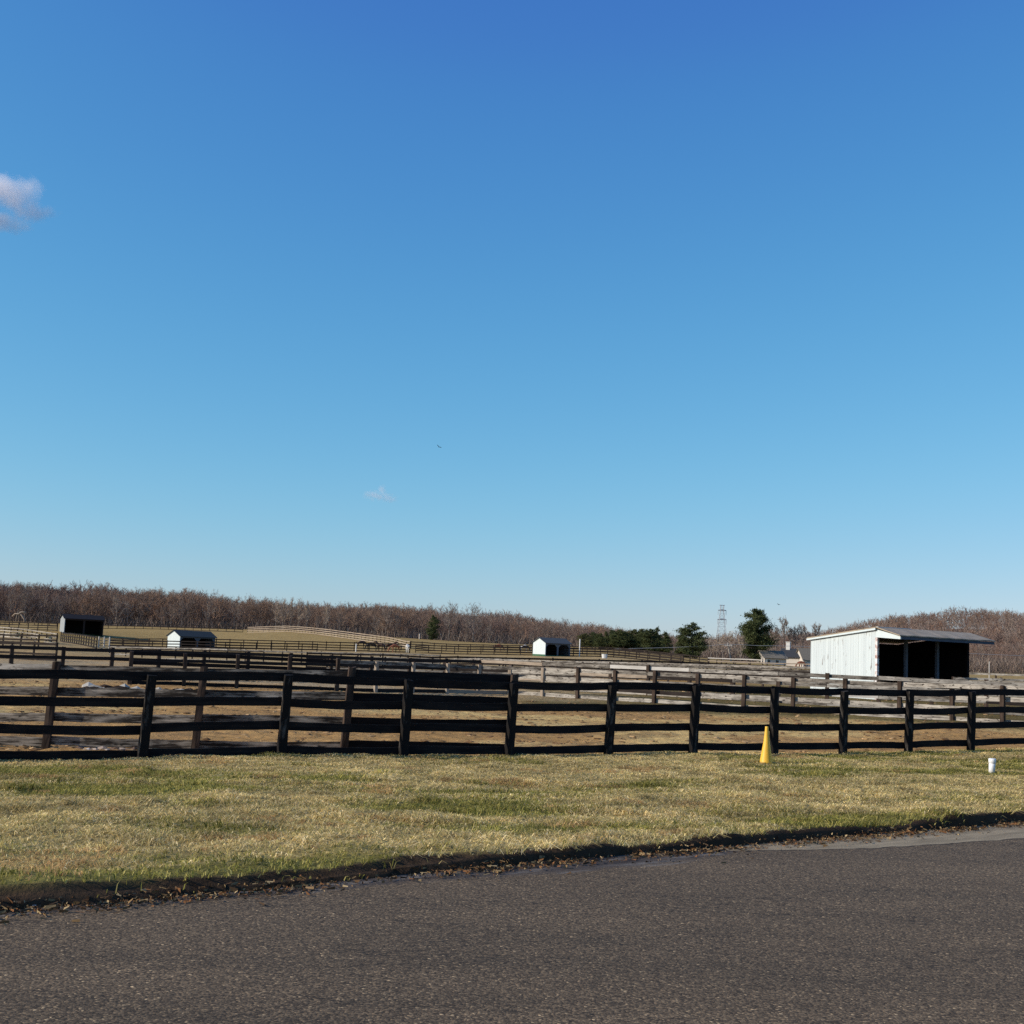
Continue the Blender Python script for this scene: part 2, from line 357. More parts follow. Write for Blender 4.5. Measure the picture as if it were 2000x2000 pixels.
def board_mesh(p0, p1, h, t, rnd, seg=8, wob=.012, hj=.006):
    """a rough board from p0 to p1 (centre line), height h, thickness t; UV u in metres"""
    p0 = np.array(p0, float); p1 = np.array(p1, float); d = p1-p0; L = np.linalg.norm(d[:2]); e = d/np.linalg.norm(d)
    nn = np.array([-d[1], d[0], 0])/L; b = MB(); sag = rnd.uniform(-wob, wob*.6); uo = rnd.uniform(0, 50)
    tilt = rnd.uniform(-.04, .04)
    for i in range(seg+1):
        f = i/seg; c = p0+d*f+np.array([0, 0, 1])*(sag*4*f*(1-f)+rnd.uniform(-.002, .002)) + nn*(rnd.uniform(-.002, .002))
        a = h/2+rnd.uniform(-hj, hj); a2 = h/2+rnd.uniform(-hj, hj)
        for (s1, s2) in ((-1, -1), (1, -1), (1, 1), (-1, 1)):
            b.V.append(tuple(c+nn*(s1*t/2+tilt*s2*h/2)+np.array([0, 0, 1])*(a if s2 > 0 else -a2)))
    for i in range(seg):
        for k in range(4):
            k2 = (k+1) % 4
            b.F.append((i*4+k, i*4+k2, i*4+4+k2, i*4+4+k))
            vv = {0: (0, .03), 1: (.03, .03+h), 2: (.03+h, .06+h), 3: (.06+h, .06+2*h)}[k]
            u0 = uo+L*i/seg; u1 = uo+L*(i+1)/seg
            b.U += [(u0, vv[0]), (u0, vv[1]), (u1, vv[1]), (u1, vv[0])]
    b.F.append((3, 2, 1, 0)); b.U += [(0, 0)]*4; n = seg*4; b.F.append((n, n+1, n+2, n+3)); b.U += [(0, 0)]*4
    return b
def post_mesh(h, wx, wy, rnd, lean=(0, 0), seg=7, rough=.008, below=.25):
    b = MB(); pr = [(-1, -1), (0, -1.12), (1, -1), (1.1, 0), (1, 1), (0, 1.1), (-1, 1), (-1.1, 0)]
    zs = np.linspace(-below, h, seg+1)
    for z in zs:
        for (x, y) in pr:
            k = 1-.04*max(0, z)/h
            b.V.append((x*wx/2*k+lean[0]*z+rnd.uniform(-rough, rough), y*wy/2*k+lean[1]*z+rnd.uniform(-rough, rough), z+(rnd.uniform(-.02, .02) if z == zs[-1] else 0)))
    uo = rnd.uniform(0, 60)
    for i in range(seg):
        for k in range(8):
            k2 = (k+1) % 8; b.F.append((i*8+k, i*8+k2, i*8+8+k2, i*8+8+k))
            b.U += [(uo+zs[i], k*.05), (uo+zs[i], (k+1)*.05), (uo+zs[i+1], (k+1)*.05), (uo+zs[i+1], k*.05)]
    b.F.append(tuple(range(7, -1, -1))); b.U += [(uo, 0)]*8
    n = seg*8; b.F.append(tuple(n+k for k in range(8))); b.U += [(uo, 0)]*8
    return b

# ------------------------------------------------------------------ fence courses and shelter sites (image bearings turned into ground positions)
H = 1.5
def fenceA_D(u): return 25.43/(1-.52*(u-1000)/F)
A_base = [(-36, 1491), (277, 1484), (549, 1479), (787, 1476.5), (994, 1477), (1188, 1475), (1353, 1474), (1511, 1473.5), (1646, 1472.5), (1774, 1471), (1896, 1467), (2030, 1464), (2160, 1461)]
A_pts = [at(u, v, fenceA_D(u)) for u, v in A_base]
B_base = [(-205, 1458, 24.6), (89, 1461, 24.3), (380, 1467, 24.4), (671, 1473, 24.75), (992, 1477, 25.95)]
B_pts = [at(*p) for p in B_base]
# (u, v of fence top, distance)
FT = {
 'E1': [(-80, 1258, 59), (0, 1260, 60), (420, 1273, 66), (930, 1288, 74), (1246, 1300, 66), (1567, 1315, 61), (1853, 1327, 58.5), (2150, 1340, 56)],
 'E2': [(258, 1272, 57), (650, 1289, 60), (900, 1299, 66), (963, 1301, 68), (1254, 1312, 61), (1424, 1320, 58), (1825, 1336, 52.5), (1938, 1338, 50), (2200, 1350, 46)],
 'F1': [(-60, 1237, 132), (112, 1240, 128)],
 'F2': [(-60, 1249, 108), (112, 1256, 104)],
 'F3': [(-60, 1219, 200), (40, 1227, 185), (112, 1237, 170)],
 'F5': [(0, 1215, 240), (113, 1216, 235)],
 'F4': [(120, 1234, 200), (160, 1239, 178), (190, 1244, 165)],
 'L1': [(214, 1246, 215), (430, 1248, 213), (650, 1254, 212), (801, 1257, 214)],
 'L2': [(214, 1249, 200), (430, 1254, 198), (620, 1257, 200)],
 'I1': [(801, 1256, 240), (1075, 1261, 235), (1200, 1264, 232), (1320, 1276, 222), (1385, 1284, 215)],
 'I2': [(812, 1261, 222), (1000, 1263, 220), (1200, 1267, 217), (1335, 1280, 208)],
 'G1': [(-60, 1206, 345), (112, 1213, 335)],
 'G2': [(195, 1217, 335), (300, 1218, 335), (475, 1224, 330)],
 'HH': [(484, 1225, 330), (560, 1222, 318), (605, 1225, 300), (650, 1230, 285), (720, 1239, 262), (803, 1249, 240)],
 'K': [(215, 1263, 155), (430, 1267, 150), (560, 1272, 148), (860, 1279, 146)],
 'J': [(600, 1274, 120), (900, 1281, 122), (1200, 1289, 126), (1357, 1293, 130), (1587, 1304, 130), (1740, 1312, 126)],
 'M1': [(1383, 1284, 205), (1490, 1288, 200)],
 'M2': [(1400, 1291, 180), (1600, 1297, 175)],
 'P4': [(880, 1287, 118), (1250, 1294, 112), (1600, 1303, 104)],
 'P1': [(640, 1282, 100), (1012, 1291, 98), (1246, 1297, 92), (1480, 1304, 88), (1600, 1309, 84)],
 'P2': [(1862, 1321, 74), (2150, 1331, 72)],
 'R1': [(1880, 1313, 100), (2150, 1322, 95)],
}
FW = {k: [at(*p)-np.array([0, 0, H]) for p in v] for k, v in FT.items()}
# road edge on z=0
EDGE = [onz(u, v, 0)[:2] for u, v in [(-700, 1835), (-300, 1805), (0, 1780), (250, 1762), (500, 1740), (720, 1716), (1000, 1692), (1250, 1668), (1500, 1646), (1750, 1628), (2000, 1606), (2300, 1580), (2700, 1548)]]
ang = math.radians(32); E1v = np.array([math.cos(ang), math.sin(ang)]); E2v = np.array([-math.sin(ang), math.cos(ang)]); P0 = EDGE[6]
def tw(x, y):
    dx = np.asarray(x)-P0[0]; dy = np.asarray(y)-P0[1]
    return dx*E1v[0]+dy*E1v[1], dx*E2v[0]+dy*E2v[1]
_et = np.array([tw(*p)[0] for p in EDGE]); _ew = np.array([tw(*p)[1] for p in EDGE])
def edge_w(t): return np.interp(t, _et, _ew)+.035*(vnoise(t, t*0, .7, 3)-.5)+.05*(vnoise(t, t*0, 2.5, 4)-.5)+.035*(vnoise(t, t*0, .16, 12)-.5)
# shelters: (front-left corner, angle, base z)
S4o = at(1713, 1225, 74); S4z = -.12; S4a = math.radians(27.5)
TREE_BASE = [(-900, 1190), (-300, 1202), (0, 1212), (200, 1221), (470, 1229), (600, 1231), (700, 1243), (850, 1250), (1040, 1259), (1200, 1266), (1370, 1284), (1500, 1299), (1600, 1304), (1900, 1312), (2300, 1325), (2900, 1345)]
HILL = [(-900, 1150), (-300, 1164), (0, 1184), (100, 1198), (200, 1208), (300, 1214), (400, 1222), (500, 1222), (620, 1230), (860, 1240), (1000, 1256), (1200, 1270), (1400, 1280), (1550, 1272), (1650, 1258), (1750, 1238), (1880, 1226), (2000, 1231), (2300, 1240), (2900, 1262)]
anch = []
for p in A_pts+B_pts: anch.append(p)
for k, v in FW.items():
    for i, p in enumerate(v): anch.append(p)
    for i in range(len(v)-1): anch.append((v[i]+v[i+1])/2)
for u, v in TREE_BASE:
    anch.append(at(u, v, 395))
for u, v in HILL:
    anch.append(at(u, v, 700)); anch.append(at(u, v+2, 1050)); anch.append(at(u, v+10, 1700))
fu = np.array([math.cos(S4a), math.sin(S4a), 0]); fv = np.array([-math.sin(S4a), math.cos(S4a), 0])
for a_ in (0, 4, 7.66):
    for b_ in (-2, 0, 3, 6): q = np.array([S4o[0], S4o[1], 0])+fu*a_+fv*b_; anch.append(np.array([q[0], q[1], S4z]))
for dx in np.arange(-60, 90, 12.0):      # verge beside the road and the land behind the camera
    for ww, zz in ((-40, 0), (-12, 0), (-3, 0), (.6, .05), (4, -.08)):
        q = P0+E1v*dx+E2v*(np.interp(dx, _et, _ew)+ww); anch.append(np.array([q[0], q[1], zz]))
for X, Y in ((-300, -50), (300, -50), (0, -300), (-600, 0), (600, 0), (-1500, -300), (1500, -300)): anch.append(np.array([X, Y, -.3]))
anch = np.array(anch)
def qmap(x, y): return np.stack([np.arcsinh(np.asarray(x)/25.0), np.arcsinh(np.asarray(y)/25.0)*1.6], -1)
def gain(x, y): return 1+np.hypot(x, y)/60.0          # elevations scaled with distance so angles stay smooth
AQ = qmap(anch[:, 0], anch[:, 1]); av = (anch[:, 2])/gain(anch[:, 0], anch[:, 1])
Kd = np.sqrt(((AQ[:, None]-AQ[None])**2).sum(-1)+1e-4); nA = len(anch)
Am = np.zeros((nA+1, nA+1)); Am[:nA, :nA] = -Kd+np.eye(nA)*.010; Am[:nA, nA] = 1; Am[nA, :nA] = 1
wt = np.linalg.solve(Am, np.append(av, 0))
def rbf(x, y):
    x = np.asarray(x, float).ravel(); y = np.asarray(y, float).ravel(); out = np.empty(len(x))
    for i in range(0, len(x), 20000):
        q = qmap(x[i:i+20000], y[i:i+20000])
        K = -np.sqrt(((q[:, None]-AQ[None])**2).sum(-1)+1e-4)
        out[i:i+20000] = K@wt[:nA]+wt[nA]
    return out*gain(x, y)
def gz(x, y, detail=True):
    x = np.asarray(x, float); y = np.asarray(y, float); sh = x.shape
    z = rbf(x, y).reshape(sh); t, w_ = tw(x, y); d = w_-edge_w(t)
    bank = .10+.05*(vnoise(t, w_*0, .9, 7)-.5)+.03*(vnoise(t, w_*0, .22, 8)-.5)
    lf = 1-sstep(-1.2, .6, t+1.2*(vnoise(t, t*0, 1.1, 13)-.5)); led = .10+.06*(vnoise(t, t*0, .5, 14)-.5)
    prof = sstep(.0, .06, d)*(1-lf)+lf*(.5*sstep(.0, .05, d)+.5*sstep(led, led+.06, d))
    z = np.where(d < 0, np.minimum(z, 0)*0-.06, z)
    z = np.where((d >= 0) & (d < 1.2), z*sstep(.3, 1.2, d)+bank*prof*(1-sstep(.3, 1.2, d)*.65), z)
    # crumbled lower ledge in front of the sod on the left
    if detail:
        near = 1-sstep(45, 90, np.hypot(x, y))
        z = z+np.where(d > .05, 1, 0)*near*(.07*(fbm(x, y, .7, 11, 3)-.5)+.035*(fbm(x, y, .22, 16, 2)-.5)*sstep(.15, .5, d)+.09*(fbm(x, y, 4, 15, 3)-.5))
    return z
def gz1(x, y): return float(gz(np.array([x]), np.array([y]))[0])
def ground_hit(u, v, Dguess=None):
    """distance along a bearing where the ground sheet meets the pixel ray"""
    D = np.linspace(8, 400, 3000); r = ray(u, v); P = CAM+r[None]*(D/r[1])[:, None]
    k = np.argmax(P[:, 2] < gz(P[:, 0], P[:, 1])); return P[k]

# ------------------------------------------------------------------ ground sheet
def grow(a, step, lim, r=1.09):
    out = []; s = step
    while a < lim: s *= r; a += s; out.append(a)
    return out
ts = np.arange(-11, 34, .14); ts = np.concatenate([-np.array(grow(11, .14, 1900))[::-1], ts, np.array(grow(34, .14, 1900))])
ws = np.concatenate([[-400, -200, -100, -60, -30, -15, -8, -4, -1, -.3, -.05], np.arange(0, .34, .03), np.arange(.36, 20, .11), 20+np.array(grow(0, .11, 1900, 1.035))])
Tg, Wg = np.meshgrid(ts, ws); Ew = edge_w(Tg); Wt = Wg+Ew*np.clip(1-np.abs(Wg)/40, 0, 1)
Xg = P0[0]+Tg*E1v[0]+Wt*E2v[0]; Yg = P0[1]+Tg*E1v[1]+Wt*E2v[1]
Zg = gz(Xg, Yg)
Adir = (A_pts[-1]-A_pts[0])[:2]; Adir /= np.linalg.norm(Adir); Anr = np.array([-Adir[1], Adir[0]])
def behindA(x, y): return (x-A_pts[0][0])*Anr[0]+(y-A_pts[0][1])*Anr[1]
def polydist(x, y, pts):
    best = np.full(np.shape(x), 1e9)
    for a, b in zip(pts[:-1], pts[1:]):
        a = a[:2]; b = b[:2]; ab = b-a; t = np.clip(((x-a[0])*ab[0]+(y-a[1])*ab[1])/(ab@ab), 0, 1)
        best = np.minimum(best, np.hypot(x-a[0]-t*ab[0], y-a[1]-t*ab[1]))
    return best
def grasspatch(x, y):
    """0 green .. 1 straw on the verge"""
    g = fbm(x, y, 2.6, 20, 4)*.6+fbm(x*.6, y*1.5, 1.0, 25, 3)*.4
    t, w_ = tw(x, y); d = w_-edge_w(t)
    return np.clip((g-.5)*6.5+.5+.27-.42*(1-sstep(.2, 2.4, d)), 0, 1)
def tint_ground(x, y):
    t, w_ = tw(x, y); d = w_-edge_w(t); R = np.hypot(x, y); a = x/np.maximum(np.abs(y), 1)
    def C(c): return np.array(c)[None, None] if x.ndim == 2 else np.array(c)[None]
    def L(c1, c2, f): return c1*(1-f[..., None])+c2*f[..., None]
    gp = grasspatch(x, y)
    c = L(C((.16, .14, .042)), C((.36, .27, .11)), gp)
    c = L(C((.055, .036, .023)), c, sstep(.08, .26, d-.05*(1-sstep(-1.2, .6, t))+.12*(vnoise(x, y, .3, 30)-.5)))
    bA = behindA(x, y)+.8*(fbm(x, y, 1.6, 33, 3)-.5)
    strawy = sstep(.54, .72, fbm(x, y, 5, 36, 4)+.10*sstep(.05, .3, a)-.02)
    dirt = L(C((.39, .225, .085)), C((.52, .355, .145)), strawy)
    darkp = sstep(.56, .66, fbm(x, y, 1.1, 40, 4)); dirt = L(dirt, C((.25, .145, .065)), darkp*.5)
    c = L(c, dirt, sstep(-.25, .55, bA))
    # green lane around the grey fences, darkened to paint shade into the rail gaps
    dE2 = polydist(x, y, FW['E2'][3:]); lane = np.maximum(sstep(50, 56, R)*(1-sstep(95, 115, R)), 1-sstep(2.0, 5.0, dE2+2*(fbm(x, y, 3, 44, 3)-.5)))*sstep(.0, .05, a+.02)
    c = L(c, C((.105, .085, .032)), lane*.9)
    sand = sstep(58, 66, R)*(1-sstep(105, 135, R))*(1-sstep(.02, .14, a))
    c = L(c, C((.36, .27, .16)), sand*(.6+.35*(fbm(x, y, 6, 47, 3) > .5)))
    mid = sstep(112, 140, R); c = L(c, L(C((.32, .22, .10)), C((.42, .30, .155)), fbm(x, y, 14, 50, 4)), mid)
    far = sstep(205, 235, R); c = L(c, L(C((.30, .20, .075)), C((.37, .255, .105)), fbm(x, y, 25, 55, 4)), far)
    wod = sstep(388, 400, np.abs(y)+8*(fbm(x, y, 12, 58, 2)-.5)); c = L(c, C((.12, .085, .065))+0*c, wod)
    return c
tint = tint_ground(Xg, Yg)
# hoof-pocked soil in the near paddocks
pock = sstep(.3, 1.2, behindA(Xg, Yg))*(1-sstep(55, 80, np.hypot(Xg, Yg)))
Zg = Zg+pock*.07*(fbm(Xg, Yg, .45, 60, 2)-.5)
nr, nc = Xg.shape; idx = np.arange(nr*nc).reshape(nr, nc)
Q = np.stack([idx[:-1, :-1], idx[:-1, 1:], idx[1:, 1:], idx[1:, :-1]], -1).reshape(-1, 4)
g = bigmesh('ground', np.stack([Xg, Yg, Zg], -1).reshape(-1, 3), Q, M['ground'], tint.reshape(-1, 3), smooth=True)
tag(g, kind='structure')

# ------------------------------------------------------------------ road
def build_road():
    ts = np.concatenate([-np.array(grow(12, .3, 400, 1.2))[::-1], np.arange(-12, 32, .2), np.array(grow(32, .3, 400, 1.2))])
    ws = np.array([-9.5, -7, -5, -4, -3.4, -3, -2.6, -2.2, -1.8, -1.5, -1.2, -1.0, -.8, -.6, -.45, -.3, -.2, -.1, 0, .12])
    T, W = np.meshgrid(ts, ws); Wt = W+edge_w(T); X = P0[0]+T*E1v[0]+Wt*E2v[0]; Y = P0[1]+T*E1v[1]+Wt*E2v[1]
    Z = .004*(fbm(X, Y, 1.2, 5, 3)-.5)
    nr, nc = X.shape; idx = np.arange(nr*nc).reshape(nr, nc); Q = np.stack([idx[:-1, :-1], idx[:-1, 1:], idx[1:, 1:], idx[1:, :-1]], -1).reshape(-1, 4)
    o = bigmesh('road', np.stack([X, Y, Z], -1).reshape(-1, 3), Q, M['asphalt'], smooth=True)
    a = o.data.attributes.new('edge', 'FLOAT_VECTOR', 'POINT')
    wid = np.interp(T, [-6, -2.4, -1, .6, 1.6, 2.6, 5.5, 9], [.16, .18, .30, .50, .45, .25, .16, .12])
    a.data.foreach_set('vector', np.stack([np.maximum(-W, 0), T, wid], -1).astype(np.float32).ravel())
    p = o.data.attributes.new('patch', 'FLOAT', 'POINT')
    reach = np.interp(T, [2.0, 2.6, 4.0, 5.5, 9, 14], [0, .25, .62, .72, .95, 1.3])
    val = .5+(reach+W)*.9; val = np.where(T < 2.2, 0, np.clip(val, 0, 1))
    p.data.foreach_set('value', val.astype(np.float32).ravel())
    tag(o, kind='structure')
build_road()

# ------------------------------------------------------------------ grass
def in_view(x, y, m=.03):
    zc = y*fwd[1]; return np.abs(x) < (1000/F+m)*y+.4
def build_grass():
    V = []; T = []
    n = 520000
    # sample so that the count falls with distance
    D = 7+(RNG.random(n)**.75)*26; X = (RNG.random(n)*2-1)*.47*D; Y = D
    t, w_ = tw(X, Y); d = w_-edge_w(t); bA = behindA(X, Y)
    lf_ = 1-sstep(-1.2, .6, t+1.2*(vnoise(t, t*0, 1.1, 13)-.5)); led_ = .10+.06*(vnoise(t, t*0, .5, 14)-.5)
    keep = ((lf_ < .4) | (d > led_+.05) | ((d < led_-.04) & (RNG.random(n) < .5))) & (d > .075-.03*lf_+.10*(vnoise(t, t*0, .25, 9)-.5)+.06*(vnoise(t, t*0, .06, 10)-.5)) & (bA < .35+.5*(RNG.random(n)-.4)) & (RNG.random(n) < np.clip(D/16, .45, 1))
    X, Y, d, t = X[keep], Y[keep], d[keep], t[keep]; n = len(X)
    # clump: pull towards tuft centres
    cx = np.round(X/.11)*.11+.05*(vnoise(X, Y, .11, 1)-.5); cy = np.round(Y/.11)*.11
    f = .45*(RNG.random(n) < .6); X = X*(1-f)+cx*f; Y = Y*(1-f)+cy*f
    gp = grasspatch(X, Y); dry = RNG.random(n) < gp
    tus = sstep(.54, .70, fbm(X, Y, .45, 62, 3)); h = (.024+.034*RNG.random(n)+.050*tus)*np.where(dry, 1.0, 1.05)
    h *= np.where(d < .3, 1.05, 1)
    az = RNG.random(n)*2*np.pi; lean = np.where(dry, .9+1.3*RNG.random(n), .5+1.1*RNG.random(n))
    az = np.where((RNG.random(n) < .5) & (d < .22), ang-1.57+1.2*(RNG.random(n)-.5), az)
    az = np.where((RNG.random(n) < .45) & (d > .22), -1.1+1.0*(RNG.random(n)-.5)+2*(vnoise(X, Y, 1.3, 64)-.5), az)
    wd = .0020+.0024*RNG.random(n)+Y*.00014
    z0 = gz(X, Y)-.008
    dirx, diry = np.cos(az), np.sin(az); fa = RNG.random(n)*np.pi
    px, py = np.cos(fa)*wd, np.sin(fa)*wd
    L = h*(1+lean*.8)
    x1 = X+dirx*lean*h*.35; y1 = Y+diry*lean*h*.35; z1 = z0+h*.65
    x2 = X+dirx*lean*h*1.1; y2 = Y+diry*lean*h*1.1; z2 = z0+h*np.clip(1.15-.45*lean, .25, 1)
    P = np.stack([np.stack([X-px, Y-py, z0], -1), np.stack([X+px, Y+py, z0], -1),
                  np.stack([x1+px*.8, y1+py*.8, z1], -1), np.stack([x1-px*.8, y1-py*.8, z1], -1),
                  np.stack([x2+px*.25, y2+py*.25, z2], -1), np.stack([x2-px*.25, y2-py*.25, z2], -1)], 1)
    Vv = P.reshape(-1, 3); b = np.arange(n)[:, None]*6
    Q = np.concatenate([b+np.array([0, 1, 2, 3]), b+np.array([3, 2, 4, 5])])
    straw = np.array([[.60, .46, .20], [.74, .59, .32], [.46, .345, .14], [.46, .39, .16]])[RNG.integers(0, 4, n)]
    green = np.array([[.25, .225, .055], [.35, .30, .085], [.18, .175, .042], [.42, .345, .12]])[RNG.integers(0, 4, n)]
    c = np.where(dry[:, None], straw, green)
    rust = (fbm(X, Y, .8, 70, 3) > .72); c = np.where(rust[:, None] & (RNG.random(n) < .6)[:, None], np.array([.50, .32, .14]), c)
    c = c*(.52+1.05*fbm(X, Y, .45, 72, 3))[:, None]*(.80+.4*fbm(X, Y, 2.2, 76, 3))[:, None]
    o = bigmesh('grass', Vv, Q, M['grassb'], np.repeat(c, 6, 0)); tag(o, 'short straw and green winter grass on the verge between road and black fence', 'grass', kind='stuff')
build_grass()
def build_litter():
    n = 15000; t = RNG.uniform(-6, 20, n); off = RNG.normal(0, .09, n)+np.interp(t, [-5, 1, 3, 9], [-.06, -.10, -.12, -.08])
    off = np.where(RNG.random(n) < .03, off-RNG.random(n)*.35, off)
    w_ = edge_w(t)+off; X = P0[0]+t*E1v[0]+w_*E2v[0]; Y = P0[1]+t*E1v[1]+w_*E2v[1]
    keep = in_view(X, Y) & (off < .10) & (vnoise(t, t*0, .5, 71)+RNG.random(n)*.6 > .55); X, Y, off = X[keep], Y[keep], off[keep]; n = len(X)
    Z = np.where(off < 0, .004, .03)+RNG.random(n)*.018; az = RNG.random(n)*6.28; L = .006+.026*RNG.random(n)**2; W = .0012+.0028*RNG.random(n)**2
    dx, dy = np.cos(az)*L, np.sin(az)*L; px, py = -np.sin(az)*W, np.cos(az)*W; r1 = RNG.normal(0, .010, n); r2 = RNG.normal(0, .006, n)
    P = np.stack([np.stack([X-dx-px, Y-dy-py, Z-r2], -1), np.stack([X+dx-px, Y+dy-py, Z+r1], -1), np.stack([X+dx+px, Y+dy+py, Z+r1+r2], -1), np.stack([X-dx+px, Y-dy+py, Z+r2], -1)], 1).reshape(-1, 3)
    P[:, 2] = np.maximum(P[:, 2], .005)
    Q = np.arange(n*4).reshape(-1, 4); c = np.array([[.20, .125, .06], [.11, .065, .035], [.30, .22, .12], [.05, .032, .02], [.17, .08, .035], [.08, .05, .03]])[RNG.integers(0, 6, n)]
    o = bigmesh('leaf_litter', P, Q, M['litter'], np.repeat(c, 4, 0)); tag(o, 'dry leaves and clippings lying along the crumbling edge of the road', 'leaf litter', kind='stuff')
build_litter()
def icos():
    bm = bmesh.new(); bmesh.ops.create_icosphere(bm, subdivisions=1, radius=1); V = np.array([v.co[:] for v in bm.verts]); Fq = np.array([[v.index for v in f.verts] for f in bm.faces]); bm.free(); return V, Fq
IV, IF = icos()
def lumps(name, X, Y, S, cols, mat, label, cat, squash=.5, zoff=0):
    n = len(X); Z = gz(X, Y)+zoff; nv = len(IV)
    R = S[:, None]*(.65+.7*RNG.random((n, nv))); P = IV[None]*R[..., None]*np.array([1, 1, squash])*np.array([1.0, 1.0, 1.0])
    P[..., 0] *= (1+.8*RNG.random((n, 1)))
    P = P+np.stack([X, Y, Z], -1)[:, None]; Fc = (IF[None]+np.arange(n)[:, None, None]*nv).reshape(-1, 3)
    c = np.array(cols)[RNG.integers(0, len(cols), n)]
    o = bigmesh(name, P.reshape(-1, 3), Fc, mat, np.repeat(c, nv, 0)); tag(o, label, cat, kind='stuff'); return o
def build_clods():
    n = 11000; D = 22+RNG.random(n)**1.3*60; X = (RNG.random(n)*2-1)*.47*D; Y = D
    k = (behindA(X, Y) > .5) & (fbm(X, Y, 2.2, 75, 3)+.3*RNG.random(n) > .60); X, Y = X[k], Y[k]
    lumps('soil_clods', X, Y, .025+.06*RNG.random(len(X))**2, [(.24, .145, .07), (.17, .10, .05), (.34, .22, .11)], M['litter'], 'loose clods and hoof-churned lumps of brown paddock soil', 'soil clods', .45)
    # pale stones and churned edge behind the fence at far left
    u = RNG.uniform(150, 300, 130); v = RNG.uniform(1448, 1466, 130); P = np.array([ground_hit(a, b) for a, b in zip(u, v)])
    lumps('stones', P[:, 0], P[:, 1], .03+.05*RNG.random(130), [(.40, .35, .31), (.28, .22, .18), (.12, .08, .06)], M['litter'], 'pale stones and dark clods scattered behind the black fence at far left', 'stones', .6)
    u = np.concatenate([RNG.uniform(165, 260, 40), RNG.uniform(270, 400, 30)]); P = np.array([at(a, 1291+(a-170)*.045+RNG.uniform(-1, 4), 50+RNG.uniform(-2, 4)) for a in u])
    X = P[:, 0]; Y = P[:, 1]
    lumps('manure', X, Y, .12+.16*RNG.random(len(X)), [(.03, .02, .015), (.05, .035, .025), (.4, .36, .3)], M['litter'], 'row of dark manure heaps on pale sand beyond the second fence', 'manure', .6)
build_clods()

# ------------------------------------------------------------------ fences
def fence_root(name, p, label, group='wooden paddock fences'):
    return empty(name, (p[0], p[1], gz1(p[0], p[1])), label, 'fence', group)
def loc(root, p): return np.array(p, float)-np.array(root.location[:])

def near_fence_A():
    rnd = random.Random(3); root = fence_root('paddock_fence', A_pts[0], 'long black four-board fence nearest the road, with the yellow cone before it')
    zb = [gz1(p[0], p[1]) for p in A_pts]; tops = []
    yaw = math.atan2(Adir[1], Adir[0]); back = Anr*.085
    offs = [.055, .47, .92, 1.30]
    leans = [.03, .045, .03, .03, .035, .035, .035, .0, .02, .03, .03, .02, .02]
    for i, p in enumerate(A_pts):
        b = post_mesh(H-.03+rnd.uniform(0, .02), .155, .14, rnd, (leans[i], 0), rough=.007)
        o = b.build('post', M['black_post'], root); o.location = loc(root, (p[0], p[1], zb[i])); o.rotation_euler = (0, 0, yaw+rnd.uniform(-.08, .08))
    hts = {0: (1.44, .99, .525, .10)}
    for i in range(len(A_pts)-1):
        for k in range(4):
            f = min(i/9, 1); hh = np.array([1.435, .985, .53, .085])*(1-f)+np.array([1.45, 1.02, .63, .20])*f
            j1 = rnd.uniform(-.018, .018); j2 = rnd.uniform(-.018, .018); q0 = A_pts[i]; q1 = A_pts[i+1]
            ln = leans[i]*hh[k]; ln1 = leans[i+1]*hh[k]
            a = np.array([q0[0]+back[0]+Adir[0]*(ln-.02), q0[1]+back[1]+Adir[1]*(ln-.02), zb[i]+hh[k]+j1]); c = np.array([q1[0]+back[0]+Adir[0]*(ln1-.024), q1[1]+back[1]+Adir[1]*(ln1-.024), zb[i+1]+hh[k]+j2])
            board_mesh(loc(root, a), loc(root, c), .158, .03, rnd, 10, .03, .004).build('rail', M['black_wood'], root)
near_fence_A()
def near_fence_B():
    rnd = random.Random(5); root = fence_root('paddock_fence', B_pts[0], 'second fence at left, taller brown posts and worn boards, just behind the nearest fence')
    HB = 1.66; zb = [gz1(p[0], p[1]) for p in B_pts]
    dirs = []
    for i in range(len(B_pts)-1):
        d = (B_pts[i+1]-B_pts[i])[:2]; d /= np.linalg.norm(d); dirs.append(d)
    for i, p in enumerate(B_pts):
        d = dirs[min(i, len(dirs)-1)]; b = post_mesh(HB+rnd.uniform(-.01, .03), .14, .12, rnd, (.045, 0), rough=.006)
        o = b.build('post', M['brown_post'], root); o.location = loc(root, (p[0], p[1], zb[i])); o.rotation_euler = (0, 0, math.atan2(d[1], d[0]))
    for i, d in enumerate(dirs):
        bk = np.array([-d[1], d[0]])*.075
        for k, hh in enumerate((1.515, 1.10, .62, .15)):
            a = B_pts[i]; c = B_pts[i+1]; e = np.array([d[0], d[1]])*.05*hh
            p0 = (a[0]+bk[0]+e[0]-d[0]*.02, a[1]+bk[1]+e[1], zb[i]+hh+rnd.uniform(-.02, .02)); p1 = (c[0]+bk[0]+e[0]-d[0]*.03, c[1]+bk[1]+e[1], zb[i+1]+hh+rnd.uniform(-.02, .02))
            mt = M['grey_wood'] if i == 0 and k == 0 else (M['worn_wood'] if i < 3 else M['black_wood'])
            board_mesh(loc(root, p0), loc(root, p1), .21 if k == 0 else .168, .028, rnd, 10, .02, .004).build('rail', mt, root)
near_fence_B()

